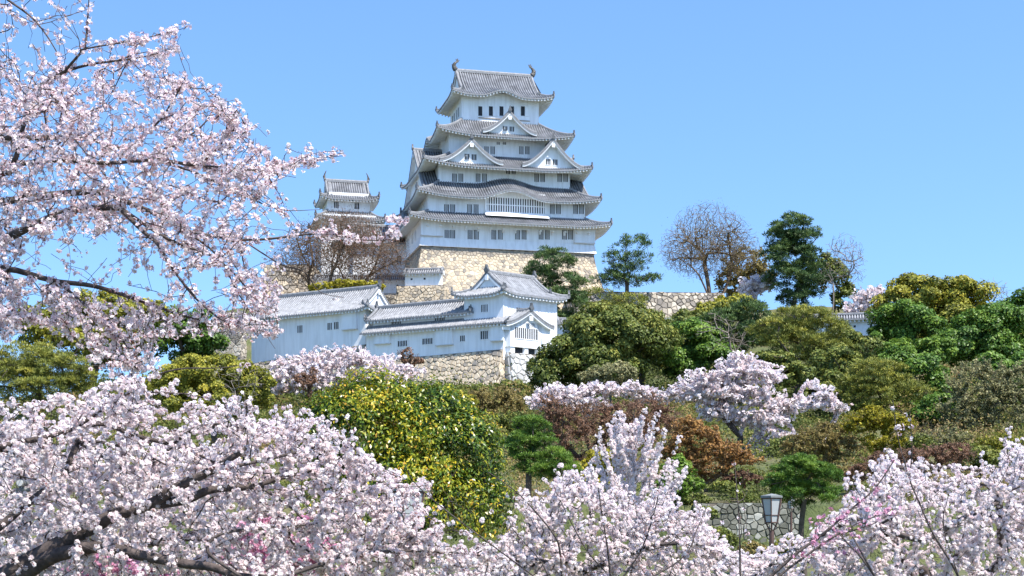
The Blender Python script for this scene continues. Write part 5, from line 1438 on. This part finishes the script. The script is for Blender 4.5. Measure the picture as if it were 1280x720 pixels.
    sk.grow(tg, .075, rng, bow=.10, pen=1.0, skip=40, jit=.10)
    sk.mesh("trunk", BARK_CH, t, org, .0017, .030, 5)
    blossoms(sk, t, org, rng, BLOSSOM_PINK, 44000, .0142, FLOWER, .030, back=5, buds=.33, per=4)
cherry_a()

# --- lower left tree: heavy limbs and white bloom
def cherry_b():
    rng = np.random.default_rng(402)
    o = P(-75, 0, 13.0); org = np.array([o[0], 13.0, 0.0])
    t = thing("cherry_tree", "white cherry with thick dark limbs filling the lower left corner", "cherry tree", tuple(org))
    sk = Skel(90000)
    sk.chain(catmull([org - [0, 0, .3], P(-70, 860, 13), P(-40, 775, 13), P(-15, 742, 13)], 6), -1, .22, .13)
    sk.limb(px_limb([(-15, 742), (9, 718), (62, 687), (109, 662), (144, 644), (187, 631), (216, 612), (259, 591), (285, 575), (310, 560)], (13, 12.6)), 5, .095, .022)
    sk.limb(px_limb([(187, 631), (231, 625), (265, 612), (312, 609), (350, 598), (390, 588)], (12.8, 12.9)), 5, .055, .012)
    sk.limb(px_limb([(-10, 740), (31, 716), (60, 698), (87, 690), (125, 684), (175, 694), (234, 705), (265, 709), (300, 720), (360, 722)], (13, 12.3)), 5, .085, .025)
    sk.limb(px_limb([(-40, 775), (-30, 690), (10, 650), (44, 622), (78, 594), (97, 553), (103, 547)], (13, 13.6)), 5, .05, .026)
    sk.limb(px_limb([(97, 553), (120, 552), (150, 558), (185, 570), (215, 585)], (13.6, 13.7)), 5, .016, .007)
    sk.limb(px_limb([(97, 553), (135, 575), (160, 592), (185, 600)], (13.6, 13.3)), 5, .014, .006)
    sk.limb(px_limb([(-60, 810), (-60, 640), (-30, 575), (0, 559), (56, 547), (90, 537), (130, 530), (170, 545), (230, 560), (290, 590)], (13, 13.9)), 5, .045, .008)
    sk.limb(px_limb([(90, 537), (134, 509), (162, 492), (166, 460), (178, 423), (183, 395)], (13.4, 13.0)), 5, .020, .004)
    sk.limb(px_limb([(164, 480), (219, 462), (272, 460), (315, 455)], (13.1, 12.8)), 5, .009, .003)
    sk.limb(px_limb([(164, 490), (228, 492), (270, 500)], (13.1, 13.3)), 5, .010, .004)
    sk.limb(px_limb([(210, 562), (236, 540), (270, 530), (330, 540), (380, 548)], (13.7, 13.3)), 5, .014, .005)
    sk.limb(px_limb([(262, 590), (330, 575), (390, 560), (420, 545), (470, 585)], (12.6, 12.8)), 5, .014, .005)
    sk.limb(px_limb([(190, 690), (210, 665), (215, 682)], (12.6, 12.5)), 4, .010, .006)
    sk.limb(px_limb([(300, 720), (260, 690), (275, 668), (330, 660), (400, 655)], (12.3, 12.6)), 5, .012, .005)
    sk.limb(px_limb([(350, 722), (420, 700), (480, 690), (560, 690), (640, 700)], (12.3, 12.9)), 5, .018, .004)
    sk.limb(px_limb([(330, 612), (370, 640), (392, 670), (420, 700)], (12.9, 12.6)), 5, .012, .006)
    polyb = [(-20, 492), (40, 500), (90, 496), (150, 470), (178, 470), (196, 510), (240, 506), (300, 492), (330, 512), (365, 500), (400, 525), (425, 540), (440, 590), (470, 620), (510, 650), (520, 690), (540, 740), (-20, 740)]
    polyc = [(400, 520), (430, 520), (455, 560), (500, 590), (525, 635), (580, 665), (650, 690), (640, 740), (400, 740)]
    polyt = [(125, 470), (160, 420), (200, 410), (215, 470), (260, 490), (180, 500)]
    tg = np.concatenate([poly_targets(polyb, 2300, 12.3, 14.6, rng, gap=.16, freq=1.3, seed=4), poly_targets(polyc, 520, 12.3, 13.6, rng, gap=.32, freq=1.5, seed=5), poly_targets(polyt, 26, 12.8, 13.4, rng), poly_targets([(470, 605), (540, 600), (560, 640), (530, 670), (470, 670)], 70, 12.6, 13.4, rng)])
    sk.grow(tg, .10, rng, bow=.12, pen=.9, skip=30, jit=.10)
    sk.mesh("trunk", BARK_CH, t, org, .0030, .045, 6)
    blossoms(sk, t, org, rng, BLOSSOM, 88000, .0185, FLOWER, .048, back=4, buds=.06, per=7)
cherry_b()

def bg_cherry(label, Y, base, polys, n, nfl, size, seed, mat_=None, Yd=1.6, limbs=(), r=.14, gap=.12, spread=.08, buds=.03, name="blossom", template=None, tip=.004, freq=1.0, seg=.16, per=8, shoots=0):
    rng = np.random.default_rng(seed)
    bx = P(base, 0, Y)[0]; org = np.array([bx, Y, 0.0])
    t = thing("cherry_tree", label, "cherry tree", tuple(org))
    sk = Skel(90000)
    yb = HOR + EYE * F / Y
    ymid = np.mean([p[1] for p in polys[0]])
    sk.chain(catmull([org - [0, 0, .3], P(base + 4, yb - (yb - ymid) * .35, Y), P(base - 5, yb - (yb - ymid) * .6, Y)], 6), -1, r, r * .7)
    for l, ra, rb in limbs: sk.limb(px_limb(l, (Y, Y)), 5, ra, rb)
    tot = sum(1 for _ in polys)
    areas = [abs(sum(p[i][0] * p[(i + 1) % len(p)][1] - p[(i + 1) % len(p)][0] * p[i][1] for i in range(len(p)))) for p in polys]
    tg = np.concatenate([poly_targets(p, max(8, int(n * a / sum(areas))), Y - Yd, Y + Yd, rng, gap=gap, seed=seed % 17, freq=freq) for p, a in zip(polys, areas)])
    # first a few strong limbs, then twigs
    sk.grow(tg[rng.choice(len(tg), min(18, len(tg)), replace=False)], seg * 2, rng, bow=.10, pen=.7, skip=8)
    sk.grow(tg, seg, rng, bow=.12, pen=.9, skip=10, jit=.1)
    if shoots:      # young upright shoots standing out of the crown
        tips = np.array(sk.tips); hi = tips[np.argsort(-sk.p[tips][:, 2] + rng.normal(0, .5, len(tips)))[:shoots]]
        for q in hi:
            d = nrmz(np.array([rng.normal() * .45, rng.normal() * .3, 1.0])); ln = rng.uniform(.12, .40)
            e = sk.chain([sk.p[q] + d * ln * f + np.array([0, 0, 0]) for f in (.25, .5, .75, 1.0)], int(q)); sk.tips.append(e)
    sk.mesh("trunk", BARK_CH, t, org, tip, r * .7, 4)
    blossoms(sk, t, org, rng, mat_ or BLOSSOM, nfl, size, template or FLOWER_S3, spread, back=4, buds=buds, name=name, per=per)
    return t
FLOWER_S3 = flower_t(4, False, .5)
# middle: dense low mass and the tall upright one behind it
def upright_cherry():
    rng = np.random.default_rng(411); Y = 40.0; k = Y / F
    org = np.array([P(790, 0, Y)[0], Y, 0.0])
    t = thing("cherry_tree", "tall upright white cherry with steep feathery branches right of centre", "cherry tree", tuple(org))
    sk = Skel(30000)
    sk.chain(catmull([org - [0, 0, .3], P(792, 700, Y), P(789, 640, Y), P(791, 590, Y), P(790, 545, Y), P(793, 512, Y)], 6), -1, .07, .008)
    ends = [(748, 528, 640), (742, 556, 655), (740, 600, 670), (752, 545, 625), (768, 520, 600), (776, 512, 580), (806, 512, 570), (822, 514, 600), (832, 536, 610), (850, 545, 630), (848, 573, 655), (843, 604, 668), (836, 588, 650), (760, 580, 650), (775, 548, 600), (812, 545, 610), (820, 570, 640), (798, 525, 570), (755, 615, 675), (828, 622, 680), (768, 560, 620), (808, 590, 650), (783, 530, 590), (735, 580, 655), (858, 588, 660), (815, 528, 600), (760, 535, 610)]
    for q, (x, y, y0) in enumerate(ends):
        d = rng.uniform(-.9, .9); x += rng.normal() * 2
        a = P(790.5, y0, Y); e = P(x, y, Y + d); m = a + (e - a) * .55 + np.array([(e[0] - a[0]) * .14, d * .1, -.05])
        sk.limb([a, m, e], 7, .012, .005)
    main = np.array(range(20, sk.n))
    tg = []
    for q in rng.choice(main, 210):
        tg.append(sk.p[q] + rng.normal(size=3) * [.11, .14, .11])
    sk.grow(np.array(tg), .1, rng, bow=.1, pen=.6, skip=14)
    sk.mesh("trunk", BARK_CH, t, org, .004, .05, 4)
    blossoms(sk, t, org, rng, BLOSSOM, 24000, .040, FLOWER_S3, .075, back=9, buds=.02, along=.97)
FLOWER_S3 = flower_t(4, False, .5)
upright_cherry()
bg_cherry("broad low white cherry mass in the bottom middle below the tall upright cherry", 27, 740,
          [[(640, 640), (655, 612), (690, 618), (705, 602), (740, 612), (770, 632), (820, 622), (850, 636), (885, 648), (915, 680), (950, 700), (960, 745), (610, 745), (625, 690)],
           [(690, 620), (700, 596), (735, 600), (742, 622)], [(530, 705), (580, 690), (640, 668), (640, 750), (530, 750)]],
          1300, 88000, .027, 412, Yd=1.8, r=.13, gap=.30, freq=1.8, spread=.060, tip=.006, shoots=160)
bg_cherry("white cherry filling the lower right corner, reaching up toward the slope", 22, 1160,
          [[(885, 720), (900, 690), (935, 684), (965, 680), (1000, 662), (1045, 640), (1060, 612), (1090, 588), (1110, 576), (1130, 590), (1160, 596), (1190, 606), (1215, 592), (1250, 580), (1262, 562), (1310, 556), (1310, 750), (870, 750)]],
          1700, 100000, .0235, 413, Yd=1.8, r=.13, gap=.32, spread=.048, tip=.0045, freq=1.9, shoots=90,
          limbs=[([(1160, 760), (1190, 700), (1230, 672), (1275, 660)], .03, .01), ([(1160, 770), (1130, 700), (1100, 650), (1105, 600)], .025, .007)])
bg_cherry("paler cherry mass behind the thick limbs at the lower left", 24, 130,
          [[(-30, 520), (60, 515), (140, 530), (220, 540), (300, 555), (330, 600), (350, 660), (360, 700), (300, 730), (-30, 730)]],
          900, 60000, .030, 414, Yd=1.6, r=.15, gap=.05, spread=.08, tip=.004)
bg_cherry("rose pink weeping cherry under the lower left limbs", 15.2, 260,
          [[(60, 730), (80, 700), (130, 690), (200, 694), (230, 712), (230, 745), (60, 745)], [(270, 690), (300, 655), (340, 640), (400, 645), (440, 680), (440, 745), (270, 745)]],
          480, 17000, .024, 415, mat_=BLOSSOM_ROSE, Yd=.5, r=.06, gap=.12, spread=.05)
for i, (x, y, rx, Y, lf, lab) in enumerate(((895, 672, 22, 68, L_DULL, "low green shrub at the foot of the lichened wall, left end"), (940, 690, 20, 66, L_TAN, "tan low shrub at the foot of the lichened wall behind the near lamp's post"), (985, 684, 18, 67, L_OLIVE, "yellow olive shrub at the foot of the lichened wall, right end"))):
    tree("shrub", lab, "shrub", Y, x, [(x, y, rx, 13), (x + rx * .7, y + 6, rx * .7, 10)], "small", lf, .05, 230 + i, zbase=0, forks=False)
# young trees with red buds close to the camera
def bud_tree(label, stems, Y, seed, nfl, polys, nt=60, base=None, mat_=None, sz=.016, buds=.55):
    rng = np.random.default_rng(seed)
    bx = P(base, 0, Y)[0]; org = np.array([bx, Y, 0.0]); t = thing("sapling", label, "young tree", tuple(org))
    sk = Skel(30000)
    yb = HOR + EYE * F / Y
    sk.chain(catmull([org - [0, 0, .2], P(base, yb - 60, Y), P(base + 3, min(yb - 100, 745), Y)], 5), -1, .03, .018)
    for l, a, b in stems: sk.limb(px_limb(l, (Y, Y + rng.uniform(-.4, .4))), 5, a, b)
    tg = np.concatenate([poly_targets(p, nt, Y - .5, Y + .5, rng) for p in polys])
    sk.grow(tg, .09, rng, bow=.10, pen=1.2, skip=10, jit=.08)
    sk.mesh("trunk", BARK_CH, t, org, .0016, .010, 5)
    blossoms(sk, t, org, rng, mat_ or BLOSSOM_PINK, nfl, sz, FLOWER, .022, back=3, buds=buds)
bud_tree("thin sapling with red buds in front of the bottom middle cherry", [([(765, 745), (760, 690), (752, 640), (748, 610)], .010, .003), ([(762, 720), (735, 690), (715, 655), (700, 625)], .007, .003), ([(765, 740), (800, 690), (818, 640), (826, 600)], .008, .003), ([(768, 745), (850, 700), (872, 660), (885, 630)], .007, .003)], 11, 421, 520, [[(690, 740), (700, 640), (745, 610), (840, 600), (890, 640), (880, 740)]], 90, 765)
bud_tree("bare upright sapling in front of the lichened wall", [([(926, 745), (925, 690), (923, 640), (918, 575)], .009, .003)], 13, 422, 60, [[(900, 700), (905, 600), (935, 590), (945, 690)]], 18, 927)
bud_tree("slender leaning sapling with pink buds before the lower right cherry", [([(955, 728), (995, 692), (1028, 668), (1062, 638), (1093, 611), (1118, 575)], .014, .004), ([(955, 735), (1000, 700), (1060, 660), (1110, 640)], .008, .003), ([(1093, 720), (1075, 695), (1054, 673), (1040, 655)], .009, .004)], 10.5, 423, 520, [[(985, 700), (1010, 640), (1050, 620), (1100, 600), (1130, 640), (1060, 700)]], 60, 950, BLOSSOM_ROSE, .015, .35)
bud_tree("tall thin sapling with red young leaves on the right, crossing the yellow green maple", [([(1210, 745), (1190, 705), (1167, 668), (1150, 630), (1137, 599), (1122, 545), (1116, 500)], .012, .003), ([(1137, 599), (1140, 560), (1137, 515)], .006, .003), ([(1203, 735), (1180, 660), (1185, 620)], .006, .003)], 12, 424, 220, [[(1100, 510), (1140, 510), (1150, 600), (1200, 690), (1150, 690)]], 40, 1212)
bud_tree("thin arching bare sapling before the glossy bush and the bottom middle cherry", [([(704, 745), (700, 690), (692, 668), (668, 638), (642, 612), (610, 590)], .010, .004), ([(690, 740), (678, 705), (650, 672), (640, 660)], .006, .003), ([(700, 745), (640, 700), (560, 640), (520, 605), (505, 580)], .007, .003)], 12, 425, 80, [[(560, 680), (520, 600), (640, 610), (690, 680)]], 26, 703, BLOSSOM, .016, .3)
